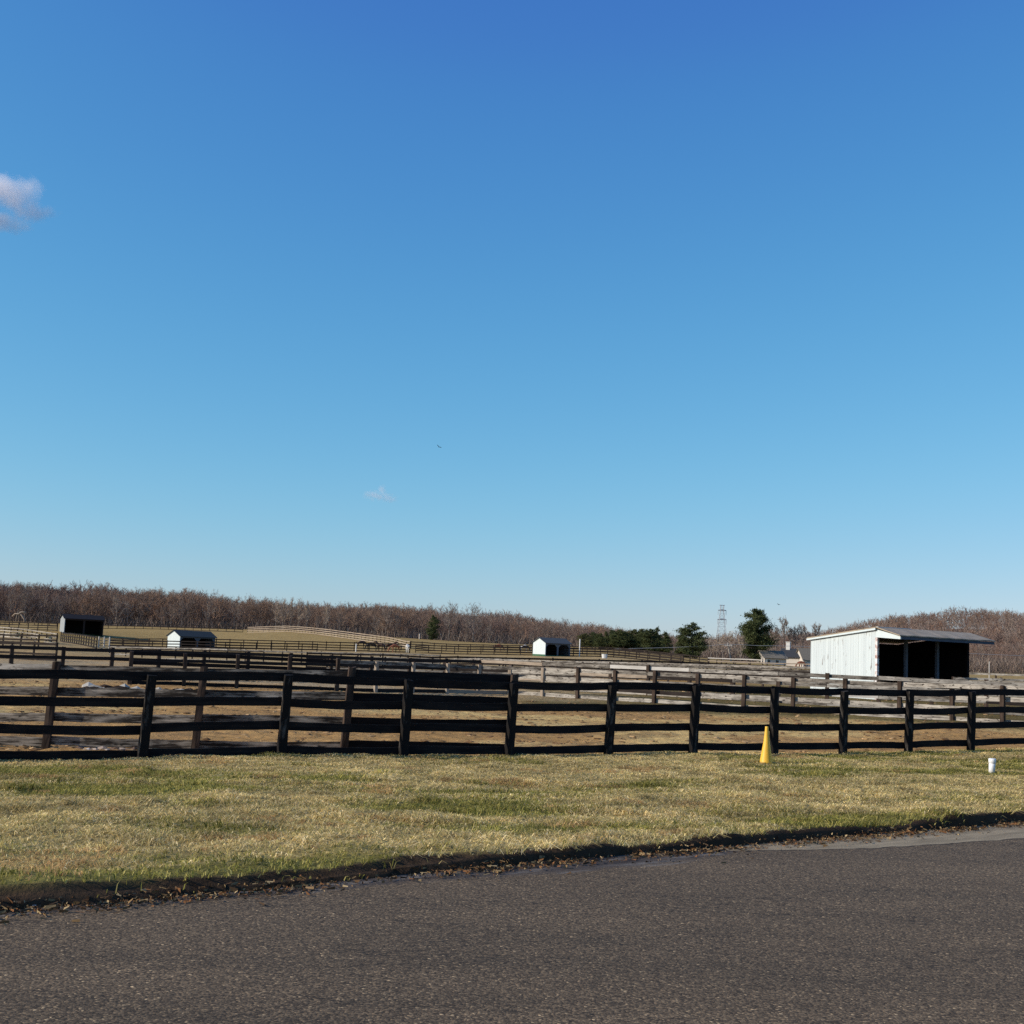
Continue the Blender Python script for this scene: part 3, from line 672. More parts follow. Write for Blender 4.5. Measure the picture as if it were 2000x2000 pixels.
def resample(pts, step):
    P = [np.array(p[:2]) for p in pts]; seg = [np.linalg.norm(b-a) for a, b in zip(P[:-1], P[1:])]; cum = np.concatenate([[0], np.cumsum(seg)]); L = cum[-1]
    n = max(1, round(L/step)); s = np.linspace(0, L, n+1)
    return [(np.interp(t, cum, [p[0] for p in P]), np.interp(t, cum, [p[1] for p in P])) for t in s]
POST_CACHE = {}
def shared_post(mat, w=.13, h=1.52):
    key = (mat.name, w, h)
    if key not in POST_CACHE:
        L = []
        for s in range(4):
            r = random.Random(s+11); b = post_mesh(h, w, w*.9, r, (r.uniform(-.02, .04), r.uniform(-.02, .02)), 3, .008); o = b.build('post', mat); L.append(o.data); bpy.data.objects.remove(o)
        POST_CACHE[key] = L
    return POST_CACHE[key]
def fence(key, label, mat_fn, post_mat, name='paddock_fence', step=2.4, side=-1, boards=4, per_board=False, group='wooden paddock fences', wob=.012, bh=.15, h=1.5, pw=.13):
    rnd = random.Random(hash(key) % 1000 if False else sum(map(ord, key))); pts = resample(FW[key], step)
    zs = gz(np.array([p[0] for p in pts]), np.array([p[1] for p in pts])); root = fence_root(name, pts[0], label, group)
    for i, p in enumerate(pts):
        me = shared_post(post_mat(p) if callable(post_mat) else post_mat, pw, h+.02)[rnd.randrange(4)]
        o = bpy.data.objects.new('post', me); COL.objects.link(o); o.parent = root; o.location = loc(root, (p[0], p[1], zs[i]))
        q = pts[min(i+1, len(pts)-1)]; r_ = pts[max(i-1, 0)]; o.rotation_euler = (0, 0, math.atan2(q[1]-r_[1], q[0]-r_[0])); o.scale = (1, 1, rnd.uniform(.98, 1.04))
    hs = [h-.08-k*(h-.18)/(boards-1) if boards > 1 else h-.08 for k in range(boards)]
    for k, hh in enumerate(hs):
        groups = []
        if per_board:
            i = -(k % 2)
            while i < len(pts)-1:
                a = max(i, 0); b = min(i+2, len(pts)-1); groups.append([(a, b)]); i += 2
        else:
            groups = [[(i, i+1) for i in range(len(pts)-1)]]
        for g_ in groups:
            B = None; mids = []
            for (a, b) in g_:
                p, q = pts[a], pts[b]; d = np.array(q)-np.array(p); d /= np.linalg.norm(d); off = side*.08*np.array([-d[1], d[0]])
                mids.append(((p[0]+q[0])/2, (p[1]+q[1])/2))
                j = rnd.uniform(-.02, .02) if per_board else rnd.uniform(-.015, .015)
                bb = board_mesh(loc(root, (p[0]+off[0], p[1]+off[1], zs[a]+hh+j)), loc(root, (q[0]+off[0]-d[0]*.01, q[1]+off[1]-d[1]*.01, zs[b]+hh-j+rnd.uniform(-.015, .015))), (bh if not callable(bh) else bh(p)), .028, rnd, 4 if per_board else 1, wob, .005)
                if B is None: B = bb
                else:
                    n0 = len(B.V); B.V += bb.V; B.F += [tuple(x+n0 for x in f) for f in bb.F]; B.U += bb.U
            mt = mat_fn(mids[0], k, rnd) if per_board else mat_fn(mids[len(mids)//2], k, rnd)
            B.build('rail', mt, root)
    return root
def px(p): return 1000+F*p[0]/p[1]
GREYS = ['grey_wood']*7+['grey_dark']*3+['tan_wood']
def e1mat(p, k, r):
    if px(p) < 1000: return M['dark_far']
    if k == 0 and 1215 < px(p) < 1330: return M['pale_wood']
    if k == 2 and 1590 < px(p) < 1680: return M['pale_wood']
    return M[r.choice(GREYS+['dark_far']*(3 if k else 0))]  # dark lower boards mixed in to imitate shadow lines under the grey ones
def e2mat(p, k, r):
    return M['black_wood'] if px(p) < 717 else M[r.choice(GREYS+['dark_far']*(2 if k else 0))]  # a few dark lower boards imitate shadow lines here too
fence('E1', 'outer long middle fence, black at left, bare grey boards on the right', e1mat, lambda p: M['brown_post'], side=-1, per_board=True, pw=.18, bh=lambda p: .17 if px(p) < 1000 else .18)
fence('E2', 'inner middle fence before the outer one, black at left, grey with pale posts at right', e2mat, lambda p: M['brown_post'] if px(p) < 700 or px(p) > 1080 else M['tan_wood'], side=1, per_board=True, pw=.17, bh=lambda p: .165 if px(p) < 717 else .185)
DK = lambda p, k, r: M['dark_far']
GY = lambda p, k, r: M['grey_wood']
TN = lambda p, k, r: M['tan_wood']
fence('F1', 'dark fence at the far left edge, upper of the two below the dark shed', DK, M['dark_far'], bh=.17)
fence('F2', 'dark fence at the far left edge, lower of the two below the dark shed', DK, M['dark_far'], bh=.17)
fence('F3', 'pale grey fence slanting down towards the dark shed from the left edge', GY, M['dark_far'])
fence('F5', 'thin dark fence crossing the tan slope left of the dark shed', DK, M['dark_far'])
fence('F4', 'short dark fence slanting downhill in front of the dark shed', DK, M['dark_far'])
fence('L1', 'far dark fence running right from the small white shed at left', DK, M['dark_far'], bh=.17)
fence('L2', 'dark fence passing just in front of the small white shed at left', DK, M['dark_far'], bh=.17)
fence('I1', 'dark fence behind the small white shed in the centre, ending below the pines', DK, M['dark_far'], bh=.17)
fence('I2', 'dark fence passing in front of the small white shed in the centre', DK, M['dark_far'], bh=.17)
fence('G1', 'dark fence on the skyline of the slope at the far left edge, before the woods', DK, M['dark_far'], boards=3)
fence('G2', 'dark three-board fence along the top of the olive field in front of the woods', DK, M['dark_far'], boards=3)
fence('HH', 'sunlit tan fence curving over the crest of the olive field and down to the horses', TN, M['dark_far'], bh=.17)
fence('K', 'grey fence just above the middle black fence, left of centre', GY, M['dark_far'])
fence('J', 'dark fence along the near side of the tan field, running to the white shelter', DK, M['dark_far'], bh=.17)
fence('M1', 'short pale-topped fence beyond the utility pole, farther of two', lambda p, k, r: M['pale_wood'] if k == 0 else M['tan_wood'], M['dark_far'])
fence('M2', 'pale fence in front of the tan-roofed house', TN, M['dark_far'])
fence('P1', 'grey fence just behind the outer middle fence, ending at the white shelter', lambda p, k, r: M['dark_far'] if k in (1, 3) else M['grey_dark'], M['brown_post'])  # dark rails between grey ones imitate the shaded gaps of the stack
fence('P4', 'farther grey fence behind the middle ones, right of centre', lambda p, k, r: M['grey_wood'] if k == 0 else M['dark_far'], M['brown_post'], bh=.17)  # dark lower rails imitate shaded gaps below the grey top board
fence('P2', 'short grey fence at the right edge, just behind the outer middle fence', GY, M['brown_post'])
fence('R1', 'grey fence at the right edge beyond the white shelter', GY, M['brown_post'])

def gate(u0, u1, v, D):
    p0 = at(u0, v, D); p1 = at(u1, v, D); root = empty('farm_gate', (p0[0], p0[1], gz1(p0[0], p0[1])), 'small pale wooden gate between the dark shed and the white shed', 'gate')
    b = MB(); L = p1-p0; L[2] = 0
    for z in (.25, .6, .95, 1.3): b.tube([(0, 0, z), tuple(L+np.array([0, 0, z]))], .05, 5)
    b.tube([(0, 0, .25), tuple(L+np.array([0, 0, 1.3]))], .04, 5); b.build('gate_bars', M['tan_wood'], root)
    for f in (0, .5, 1):
        c = MB(); c.tube([tuple(L*f+np.array([0, -.05, -.2])), tuple(L*f+np.array([0, -.05, 1.5]))], .09, 6); c.build('gate_post', M['pale_wood'], root)
gate(193, 214, 1256, 172)

# ------------------------------------------------------------------ big run-in shelter
def peel_white():
    m, nt, b = newmat('peeling_white_boards', .55, .3)
    tc = nt.nodes.new('ShaderNodeTexCoord'); sp = nt.nodes.new('ShaderNodeSeparateXYZ'); nt.links.new(tc.outputs['Object'], sp.inputs[0])
    bw = .22; q = mathn(nt, 'DIVIDE', sp.outputs[1], bw); fr = mathn(nt, 'FRACT', q); fl = mathn(nt, 'FLOOR', q)
    wn = N(nt, 'ShaderNodeTexWhiteNoise', noise_dimensions='1D'); nt.links.new(fl, wn.inputs['W'])
    gap = mathn(nt, 'LESS_THAN', mathn(nt, 'ABSOLUTE', mathn(nt, 'SUBTRACT', fr, .5)), .47)
    mp = N(nt, 'ShaderNodeMapping'); mp.inputs['Scale'].default_value = (1, 7.5, .7); nt.links.new(tc.outputs['Object'], mp.inputs[0])
    n = N(nt, 'ShaderNodeTexNoise', Scale=1.0, Detail=4.0, Roughness=.55); nt.links.new(mp.outputs[0], n.inputs['Vector'])
    base = ramp(nt, wn.outputs[0], [(0, (.49, .535, .54)), (1, (.55, .60, .60))])
    peel = ramp(nt, n.outputs[0], [(.645, (0, 0, 0)), (.66, (1, 1, 1))])
    mp2 = N(nt, 'ShaderNodeMapping'); mp2.inputs['Scale'].default_value = (1, 3.0, .22); nt.links.new(tc.outputs['Object'], mp2.inputs[0])
    n2 = N(nt, 'ShaderNodeTexNoise', Scale=1.0, Detail=3.0); nt.links.new(mp2.outputs[0], n2.inputs['Vector'])
    gapf = mathn(nt, 'MULTIPLY', mathn(nt, 'SUBTRACT', 1.0, gap), ramp(nt, n2.outputs[0], [(.45, (.12, .12, .12)), (.62, (.9, .9, .9))]))
    c = mix(nt, peel, base, (.16, .13, .11)); c = mix(nt, gapf, c, (.10, .09, .085))
    nt.links.new(c, b.inputs['Base Color']); bump(nt, b, mathn(nt, 'ADD', mathn(nt, 'MULTIPLY', gap, .8), mathn(nt, 'MULTIPLY', peel, -.4)), .4, .01)
    return m
M['peel'] = peel_white()
def metal_roof():
    m, nt, b = newmat('grey_sheet_roof', .7, .3)
    tc = nt.nodes.new('ShaderNodeTexCoord'); n = N(nt, 'ShaderNodeTexNoise', Scale=1.5, Detail=6.0); nt.links.new(tc.outputs['Object'], n.inputs['Vector'])
    mp = N(nt, 'ShaderNodeMapping'); mp.inputs['Scale'].default_value = (6, .6, 1); nt.links.new(tc.outputs['Object'], mp.inputs[0])
    n2 = N(nt, 'ShaderNodeTexNoise', Scale=1.0, Detail=3.0); nt.links.new(mp.outputs[0], n2.inputs['Vector'])
    s = mathn(nt, 'ADD', mathn(nt, 'MULTIPLY', n.outputs[0], .5), mathn(nt, 'MULTIPLY', n2.outputs[0], .5))
    nt.links.new(ramp(nt, s, [(.35, (.23, .18, .125)), (.6, (.37, .30, .215))]), b.inputs['Base Color'])
    wv = N(nt, 'ShaderNodeTexWave', Scale=3.0, bands_direction='X'); nt.links.new(tc.outputs['Object'], wv.inputs['Vector']); bump(nt, b, wv.outputs['Color'], .3, .02)
    return m
M['roof_sheet'] = metal_roof()
M['peel_post'] = wood_mat('peeling_corner_post', (.30, .13, .10), (.75, .72, .70), .42, .56, scale=(5, 4, 1))
def shelter4():
    z0 = S4z; root = empty('horse_shelter', (S4o[0], S4o[1], z0), 'large white three-bay open-fronted horse shelter with peeling boards at right', 'shed', None, S4a)
    e = EYE-z0; zr = e+2.48; ze = e+2.04; zb_ = e+1.80; W = 7.66; Dp = 5.8; o_ = 1.9; t = .08
    b = MB(); b.prism([(0, .12, -.1), (0, Dp, -.1), (0, Dp, zb_-.13), (0, .12, zr-.15)], (t, 0, 0)); b.build('side_wall', M['peel'], root)
    b = MB(); b.prism([(0, -.005, zr-.62), (0, -o_+.02, ze-.27), (0, -o_+.02, ze-.10), (0, .10, zr-.14), (0, .115, zr-.62)], (t, 0, 0)); b.build('gable_cheek', M['white_paint'], root)
    b = MB(); b.box((-.03, -.06, -.1), (.12, .10, zr-.63)); b.build('corner_post', M['peel_post'], root)
    b = MB(); b.prism([(W, 0, -.1), (W, Dp, -.1), (W, Dp, zb_-.13), (W, 0, zr-.15)], (-t, 0, 0)); b.build('side_wall', M['interior'], root)
    b = MB(); b.box((t+.002, Dp-.09, -.1), (W-t-.002, Dp-.01, zb_-.16)); b.build('rear_wall', M['interior'], root)
    for x in (2.35, 4.95, W-.12):
        b = MB(); b.box((x-.09, -.08, -.1), (x+.09, .09, ze+.02 if x < W-.5 else ze-.02)); b.build('front_post', M['interior' if x > W-.5 else 'blue_grey_post'], root)
    # roof: rear slope, front slope; slightly uneven eave
    b = MB(); b.prism([(-.12, .0, zr-.06), (-.12, Dp+.25, zb_-.08), (-.12, Dp+.25, zb_-.01), (-.12, .0, zr)], (W+.22, 0, 0)); b.build('rear_roof', M['roof_sheet'], root)
    n = 14; b = MB()
    for i in range(n+1):
        x = -.10+(W+.25)*i/n; j = random.uniform(-.025, .025); s_ = -.10*math.sin(math.pi*i/n)*0
        b.V += [(x, -.004, zr-.06), (x, -o_-.05, ze-.08+j), (x, -o_-.05, ze-.02+j), (x, -.004, zr+.002)]
    for i in range(n):
        for k in range(4): k2 = (k+1) % 4; b.F.append((i*4+k, i*4+k2, i*4+4+k2, i*4+4+k)); b.U += [(0, 0)]*4
    b.F.append((0, 1, 2, 3)); b.U += [(0, 0)]*4; b.F.append((n*4+3, n*4+2, n*4+1, n*4)); b.U += [(0, 0)]*4
    b.build('front_roof', M['roof_sheet'], root)
    b = MB(); b.box((t+.01, -o_+.0, ze-.27), (W+.10, -o_+.05, ze-.10)); b.build('fascia', M['blue_grey_post'], root)
    b = MB(); b.prism([(-.15, .0, zr-.18), (-.15, Dp+.25, zb_-.19), (-.15, Dp+.25, zb_-.09), (-.15, .0, zr-.07)], (.055, 0, 0)); b.build('rake_trim', M['white_paint'], root)
    b = MB(); b.prism([(.0, -.10, zr-.015), (.0, .10, zr-.005), (.0, .10, zr+.025), (.0, -.10, zr+.015)], (2.7, 0, 0)); b.build('ridge_cap', M['white_paint'], root)
shelter4()
def shed(u, D, vbase_ref, ang_deg, W, Dp, he, hr, label, gable_mat, front_mat, roof_mat, arch=False, skirt=False, posts=2, ztarget=None):
    p = at(u, vbase_ref, D); z0 = gz1(p[0], p[1]); a = math.radians(ang_deg)
    q = [gz1(*(np.array(p[:2])+np.array([math.cos(a), math.sin(a)])*x+np.array([-math.sin(a), math.cos(a)])*y)) for x in (0, W) for y in (0, Dp)]
    root = empty('run_in_shed', (p[0], p[1], z0), label, 'shed', 'small run-in sheds in the far paddocks', a)
    zb = min(q)-z0-.2; zr_y = Dp*.5; b = MB()
    b.prism([(0, 0, zb), (0, Dp, zb), (0, Dp, he), (0, zr_y, hr), (0, 0, he)], (.1, 0, 0)); b.build('gable_wall', gable_mat, root)
    b = MB(); b.prism([(W, 0, zb), (W, Dp, zb), (W, Dp, he), (W, zr_y, hr), (W, 0, he)], (-.1, 0, 0)); b.build('gable_wall', front_mat, root)
    b = MB(); b.box((.102, Dp-.12, zb), (W-.102, Dp-.02, he)); b.build('rear_wall', M['interior'], root)
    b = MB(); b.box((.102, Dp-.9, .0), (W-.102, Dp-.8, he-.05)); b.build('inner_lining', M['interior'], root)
    b = MB(); bays = posts; bw = W/bays
    for i in range(bays+1):
        x = i*bw; x0 = max(.103, x-.16); x1 = min(W-.103, x+.16); b.box((x0, .02, zb), (x1, .12, he-.02))
    if arch:
        for i in range(bays):
            xa = max(.103, i*bw-.16)+.001; 
            for sx, x in ((1, i*bw+.16), (-1, (i+1)*bw-.16)):
                b.prism([(x, .03, he-.06), (x, .03, he-.75), (x+sx*.5, .03, he-.28), (x+sx*.6, .03, he-.06)], (0, .08, 0))
    b.box((.103, .01, he-.26), (W-.103, .015, he-.02)); b.build('front_frame', front_mat, root)
    b = MB(); oh = .25
    for s_, y in ((-1, -oh), (1, Dp+oh)):
        ye = -oh if s_ < 0 else Dp+oh; sl = (hr-he)/(Dp/2); zl = he-sl*oh
        b.prism([(-.2, zr_y, hr+.02), (-.2, ye, zl+.02), (-.2, ye, zl+.10), (-.2, zr_y, hr+.12)], (W+.45, 0, 0))
    b.build('roof', roof_mat, root)
    if skirt:
        b = MB(); b.box((-.04, -.02, zb), (-.003, Dp+.02, .32)); b.build('skirt', M['green_skirt'], root)
        b = MB(); b.box((.1, -.03, zb), (W, .0, .22)); b.build('kick_board', M['green_skirt'], root)
    return root
shed(124, 230, 1242, 27.5, 7.0, 5.6, 2.75, 3.5, 'dark open-fronted shed with a white end wall on the slope at far left', plain('weathered_grey_paint', (.27, .29, .30)), plain('dark_brown_stain', (.022, .014, .012)), plain('black_shingles', (.014, .014, .018), .95, .1), posts=2)
shed(350, 205, 1266, 48, 6.9, 3.6, 2.2, 3.05, 'small white-ended shed with dark roof beside the long dark fence, left of centre', M['white_paint'], M['blue_grey_post'], plain('dark_green_grey_shingles', (.04, .05, .055), .95, .1), arch=True)
shed(1065, 215, 1269, 34, 5.4, 3.7, 2.35, 3.15, 'small white-ended shed with green skirt and grey roof in the centre, beside a white post', M['white_paint'], plain('slate_front', (.10, .115, .14), .9), plain('slate_shingles', (.07, .08, .09), .95, .1), arch=True, skirt=True)

# ------------------------------------------------------------------ cone and pipe
def small_things():
    p = ground_hit(1496, 1491); root = empty('traffic_cone', (p[0], p[1], p[2]-.012), 'tall plain yellow cone standing on the grass in front of the black fence', 'cone')
    D = math.hypot(p[0], p[1]); hc = 70/F*p[1]*1.02
    b = MB(); prof = [(0, .128), (.03, .124), (.3, .095), (.6, .06), (.9, .036), (.97, .033), (1.0, .031)]
    b.tube([(math.sin(3*z)*.004-.01*z, 0, z*hc) for z, r in prof], [r for z, r in prof], 28); b.build('cone_body', M['yellow'], root, True).rotation_euler = (0, math.radians(1.0), 0)
    b = MB(); s = .145; b.prism([(math.cos(a)*s*1.05, math.sin(a)*s*1.05, 0) for a in np.linspace(0, 6.283, 17)[:-1]], (0, 0, .02)); b.build('cone_base', M['yellow'], root)
    p = ground_hit(1937, 1511); root = empty('standpipe', (p[0], p[1], p[2]-.02), 'short white capped plastic pipe sticking out of the grass at right', 'pipe')
    b = MB(); b.tube([(0, 0, 0), (.004, 0, .14), (.008, 0, .225)], .058, 24); b.build('pipe', M['pvc'], root, False)
    b = MB(); b.tube([(.008, 0, .215), (.0085, 0, .222), (.010, 0, .29), (.010, 0, .302)], [.062, .068, .068, .06], 24); b.build('pipe_cap', M['pvc'], root, False)
    for nm in root.children: nm.data.polygons.foreach_set('use_smooth', [len(pl.vertices) == 4 for pl in nm.data.polygons])
    q = onz(50, 1772, .0); b = MB(); b.tube([(-.065, .035, .03), (-.03, .012, .022), (.0, 0, .014), (.04, -.004, .012), (.065, 0, .014)], [.003, .005, .0055, .0055, .004], 7)
    o = b.build('stick', M['bone'], None, True, (q[0], q[1], 0)); tag(o, 'pale peeled stick lying at the road edge in the lower left', 'stick')
small_things()

# ------------------------------------------------------------------ poles, pylon, wires, posts, house
def pole_line():
    p = at(1428, 1297, 300); z = gz1(p[0], p[1]); root = empty('utility_pole', (p[0], p[1], z), 'wooden utility pole with one crossarm standing left of the tan-roofed house', 'utility pole')
    top = at(1421, 1255, 300)-np.array([p[0], p[1], z]); b = MB(); b.tube([(0, 0, -.3), tuple(top)], [.22, .15], 8); b.build('pole', M['pole'], root)
    k = top*.83; b = MB(); b.box((k[0]-.9, k[1]-.32, k[2]-.09), (k[0]+.9, k[1]-.2, k[2]+.09)); b.build('crossarm', M['pale_wood'], root)
    for s in (-.75, -.25, .4, .78):
        b = MB(); b.tube([(k[0]+s, k[1]-.26, k[2]+.09), (k[0]+s, k[1]-.26, k[2]+.3)], [.07, .05], 6); b.build('insulator', M['stone_white'], root)
    pts = [(1180, 1268), (1300, 1265), (1378, 1262), (1421, 1258), (1480, 1261), (1550, 1262), (1650, 1265), (1800, 1270), (1905, 1277), (2000, 1281), (2150, 1286)]
    P = [at(u, v, 298.5) for u, v in pts]; b = MB(); b.tube(P, .045, 4); o = b.build('power_line', M['metal']); tag(o, 'thin power line strung past the utility pole and behind the white shelter', 'wire')
    # pylon
    p = at(1408, 1290, 900); z = gz1(p[0], p[1]); root = empty('pylon', (p[0], p[1], z), 'grey lattice electricity pylon rising above the bare trees', 'pylon')
    ht = (at(1408, 1182, 900)[2]-z); b = MB(); r = .13
    def hw(f): return 3.6*(1-f)**1.1+ .9 if f < .82 else .95+1.2*(f-.82)
    lv = np.linspace(0, 1, 12)
    for sx in (-1, 1):
        for sy in (-1, 1): b.tube([(sx*hw(f), sy*hw(f), f*ht) for f in lv], r, 4)
    for a, c in zip(lv[:-1], lv[1:]):
        for (x1, y1, x2, y2) in ((-1, -1, 1, -1), (1, -1, 1, 1), (1, 1, -1, 1), (-1, 1, -1, -1)):
            b.tube([(x1*hw(a), y1*hw(a), a*ht), (x2*hw(c), y2*hw(c), c*ht)], .055, 3); b.tube([(x2*hw(a), y2*hw(a), a*ht), (x1*hw(c), y1*hw(c), c*ht)], .055, 3); b.tube([(x1*hw(c), y1*hw(c), c*ht), (x2*hw(c), y2*hw(c), c*ht)], .055, 3)
    b.build('lattice_tower', M['metal'], root)
    for v, half in ((1192, 2.9), (1210, 3.2)):
        h = at(1408, v, 900)[2]-z; b = MB(); b.tube([(-half, 0, h), (0, 0, h+.5), (half, 0, h)], .28, 4); b.tube([(-half, 0, h), (half, 0, h)], .25, 4); b.build('crossarm', M['metal'], root)
        for s in (-1, 1): b = MB(); b.tube([(s*half, 0, h), (s*half, 0, h-3.4)], .16, 4); b.build('insulator', M['metal'], root)
    h = ht; b = MB(); b.tube([(-1.9, 0, h), (1.9, 0, h)], .22, 4); b.build('top_bar', M['metal'], root)
pole_line()
def marker(u, vt, vb, D, wpx, mat, label, name='marker_post'):
    p = at(u, vb, D); z = gz1(p[0], p[1]); t = at(u, vt, D)[2]-z; b = MB(); b.tube([(0, 0, -.2), (.01, 0, t*.95), (.01, 0, t)], [wpx*D/F/2]*2+[wpx*D/F/2*.8], 8)
    o = b.build(name, mat, None, False, (p[0], p[1], z)); tag(o, label, 'post', 'odd posts in the far paddocks')
marker(1132, 1248, 1270, 218, 2.4, M['white_board'], 'slim white post right of the centre shed')
marker(695, 1257, 1270, 210, 2.0, M['white_board'], 'white post left of the group of brown horses')
marker(819, 1238, 1250, 380, 2.2, M['pale_wood'], 'pale post at the field edge under the dark evergreen')
marker(1932, 1292, 1316, 150, 2.0, M['pale_wood'], 'bare pale pole right of the white shelter against the woods')
def trough(u, v, D, w_, h_, mat, label, name, cat):
    p = at(u, v, D); z = gz1(p[0], p[1]); b = MB(); n = 10; rim = []
    for k, (s, zz) in enumerate(((.82, 0), (1.0, 1.0), (.9, 1.0), (.78, .25))):
        for i in range(n):
            a = 2*math.pi*i/n; b.V.append((math.cos(a)*w_/2*s, math.sin(a)*w_/3*s, zz*h_))
    for k in range(3):
        for i in range(n): j = (i+1) % n; b.F.append((k*n+i, k*n+j, k*n+n+j, k*n+n+i)); b.U += [(0, 0)]*4
    b.F.append(tuple(range(n-1, -1, -1))); b.U += [(0, 0)]*n; b.F.append(tuple(3*n+i for i in range(n))); b.U += [(0, 0)]*n
    o = b.build(name, mat, None, False, (p[0], p[1], z)); tag(o, label, cat)
trough(1181, 1275, 210, 1.0, .7, M['white_board'], 'white water tub behind the dark rails right of the centre shed', 'water_tub', 'tub')
trough(30, 1224, 190, 1.7, .75, M['straw_bale'], 'pale feed tub on the slope near the left edge', 'feed_tub', 'tub')
trough(1365, 1299, 120, 1.4, .62, M['red_paint'], 'dull red tub behind the grey fence below the big pine', 'water_tub', 'tub')
trough(1520, 1308, 118, 1.0, .6, M['red_paint'], 'dull red tub behind the rails left of the white shelter', 'water_tub', 'tub')
def hay(u, v, D):
    p = at(u, v, D); z = gz1(p[0], p[1]); b = MB()
    for k in range(2): b.box((-.9+k*.05, -.4, k*.42), (.85-k*.1, .4, k*.42+.40))
    o = b.build('hay_bales', M['straw_bale'], None, False, (p[0], p[1], z)); tag(o, 'two stacked yellow hay bales left of the dark shed', 'hay')
hay(88, 1238, 175)
def house(u, v, D, W, Dp, he, hr, ang_deg, label, wall, roof, chimney=None, name='house', win=True):
    p = at(u, v, D); z = gz1(p[0], p[1]); root = empty(name, (p[0], p[1], z), label, 'house', 'houses beyond the farm', math.radians(ang_deg))
    b = MB(); b.prism([(0, 0, -.5), (0, Dp, -.5), (0, Dp, he), (0, Dp/2, hr), (0, 0, he)], (W, 0, 0)); b.build('wall', wall, root)
    b = MB()
    for ye in (-.5, Dp+.5):
        sl = (hr-he)/(Dp/2); zl = he-sl*.5
        b.prism([(-.4, Dp/2, hr+.03), (-.4, ye, zl+.03), (-.4, ye, zl+.2), (-.4, Dp/2, hr+.22)], (W+.8, 0, 0))
    rf = b.build('roof', roof, root)
    if chimney:
        b = MB(); b.box((chimney-.55, Dp/2-.5, hr-1.2), (chimney+.55, Dp/2+.5, hr+1.9)); b.box((chimney-.65, Dp/2-.6, hr+1.9), (chimney+.65, Dp/2+.6, hr+2.1)); b.build('chimney', M['stone_white'], rf)
    if win:
        for x in np.arange(1.2, W-1, 2.4):
            b = MB(); b.box((x-.55, -.03, he-1.6), (x+.55, .02, he-.5)); f = b.build('window', M['white_paint'], root); b = MB(); b.box((x-.42, -.045, he-1.48), (x+.42, -.034, he-.62)); b.build('pane', M['glass_dark'], f)
    return root
house(1493, 1303, 330, 6.2, 6.0, 1.7, 3.4, 12, 'low house with tan shingled roof behind the fence left of the white shelter', M['wall_cream'], M['roof_tan'])
house(1524, 1300, 350, 5.2, 5, 2.6, 4.6, -25, 'taller pale house with white chimney behind the low tan-roofed one', M['wall_cream'], M['roof_dark'], chimney=1.6, win=False)
house(1569, 1302, 345, 4.2, 6, 2.2, 5.0, 10, 'house end with grey roof half hidden by the left side of the white shelter', M['wall_cream'], M['roof_tan'], win=False)

# ------------------------------------------------------------------ horses
def horse_mesh(pose, seed=0):
    me = bpy.data.meshes.new('horse'); V = []; E = []; R = []
    def v(x, y, z, r, par=None):
        V.append((x, y, z)); R.append(r); i = len(V)-1
        if par is not None: E.append((par, i))
        return i
    croup = v(-.62, 0, 1.22, .27); mid = v(-.2, 0, 1.18, .30, croup); wit = v(.32, 0, 1.20, .28, mid); chest = v(.58, 0, 1.12, .21, wit)
    if pose == 'graze':
        n1 = v(.88, 0, .98, .15, chest); n2 = v(1.12, 0, .66, .11, n1); hd = v(1.22, .0, .42, .11, n2); mz = v(1.28, 0, .14, .06, hd)
        pol = n2
    else:
        n1 = v(.82, 0, 1.38, .16, chest); n2 = v(1.02, 0, 1.66, .11, n1); hd = v(1.22, 0, 1.62, .11, n2); mz = v(1.50, 0, 1.42, .06, hd)
    for s in (-1, 1):
        e = v(V[n2][0]+.06, s*.07, V[n2][2]+.13, .025, n2)
        sh = v(.42, s*.15, .98, .12, chest); kn = v(.44+.03*s, s*.15, .55, .06, sh); ft = v(.42+.03*s, s*.15, .15, .045, kn); v(.46+.03*s, s*.15, .03, .06, ft)
        hp = v(-.68, s*.15, 1.00, .17, croup); st = v(-.52, s*.15, .80, .10, hp); hk = v(-.78+.04*s, s*.15, .52, .06, st); f2 = v(-.72+.04*s, s*.15, .15, .045, hk); v(-.68+.04*s, s*.15, .03, .06, f2)
    me.from_pydata(V, E, []); o = bpy.data.objects.new('tmp', me); COL.objects.link(o)
    sk = o.modifiers.new('skin', 'SKIN'); sv = me.skin_vertices[0].data if me.skin_vertices else None
    if sv is None:
        me.attributes; bpy.context.view_layer.objects.active = o; bpy.ops.object.modifier_remove(modifier='skin'); bpy.ops.object.modifier_add(type='SKIN'); sv = me.skin_vertices[0].data
    for i, r in enumerate(R): sv[i].radius = (r, r)
    sv[0].use_root = True
    sb = o.modifiers.new('sub', 'SUBSURF'); sb.levels = 2; sb.render_levels = 2
    dg = bpy.context.evaluated_depsgraph_get(); res = bpy.data.meshes.new_from_object(o.evaluated_get(dg)); bpy.data.objects.remove(o)
    res.polygons.foreach_set('use_smooth', [True]*len(res.polygons)); return res
def coat(name, cols, patch=False):
    m, nt, b = newmat(name, .6, .3); tc = nt.nodes.new('ShaderNodeTexCoord'); n = N(nt, 'ShaderNodeTexNoise', Scale=1.3 if patch else 3.0, Detail=2.0); nt.links.new(tc.outputs['Object'], n.inputs['Vector'])
    a, c = cols; nt.links.new(ramp(nt, n.outputs[0], [(.48 if patch else .3, a), (.50 if patch else .7, c)]), b.inputs['Base Color']); return m
HM = {'graze': horse_mesh('graze'), 'stand': horse_mesh('stand')}
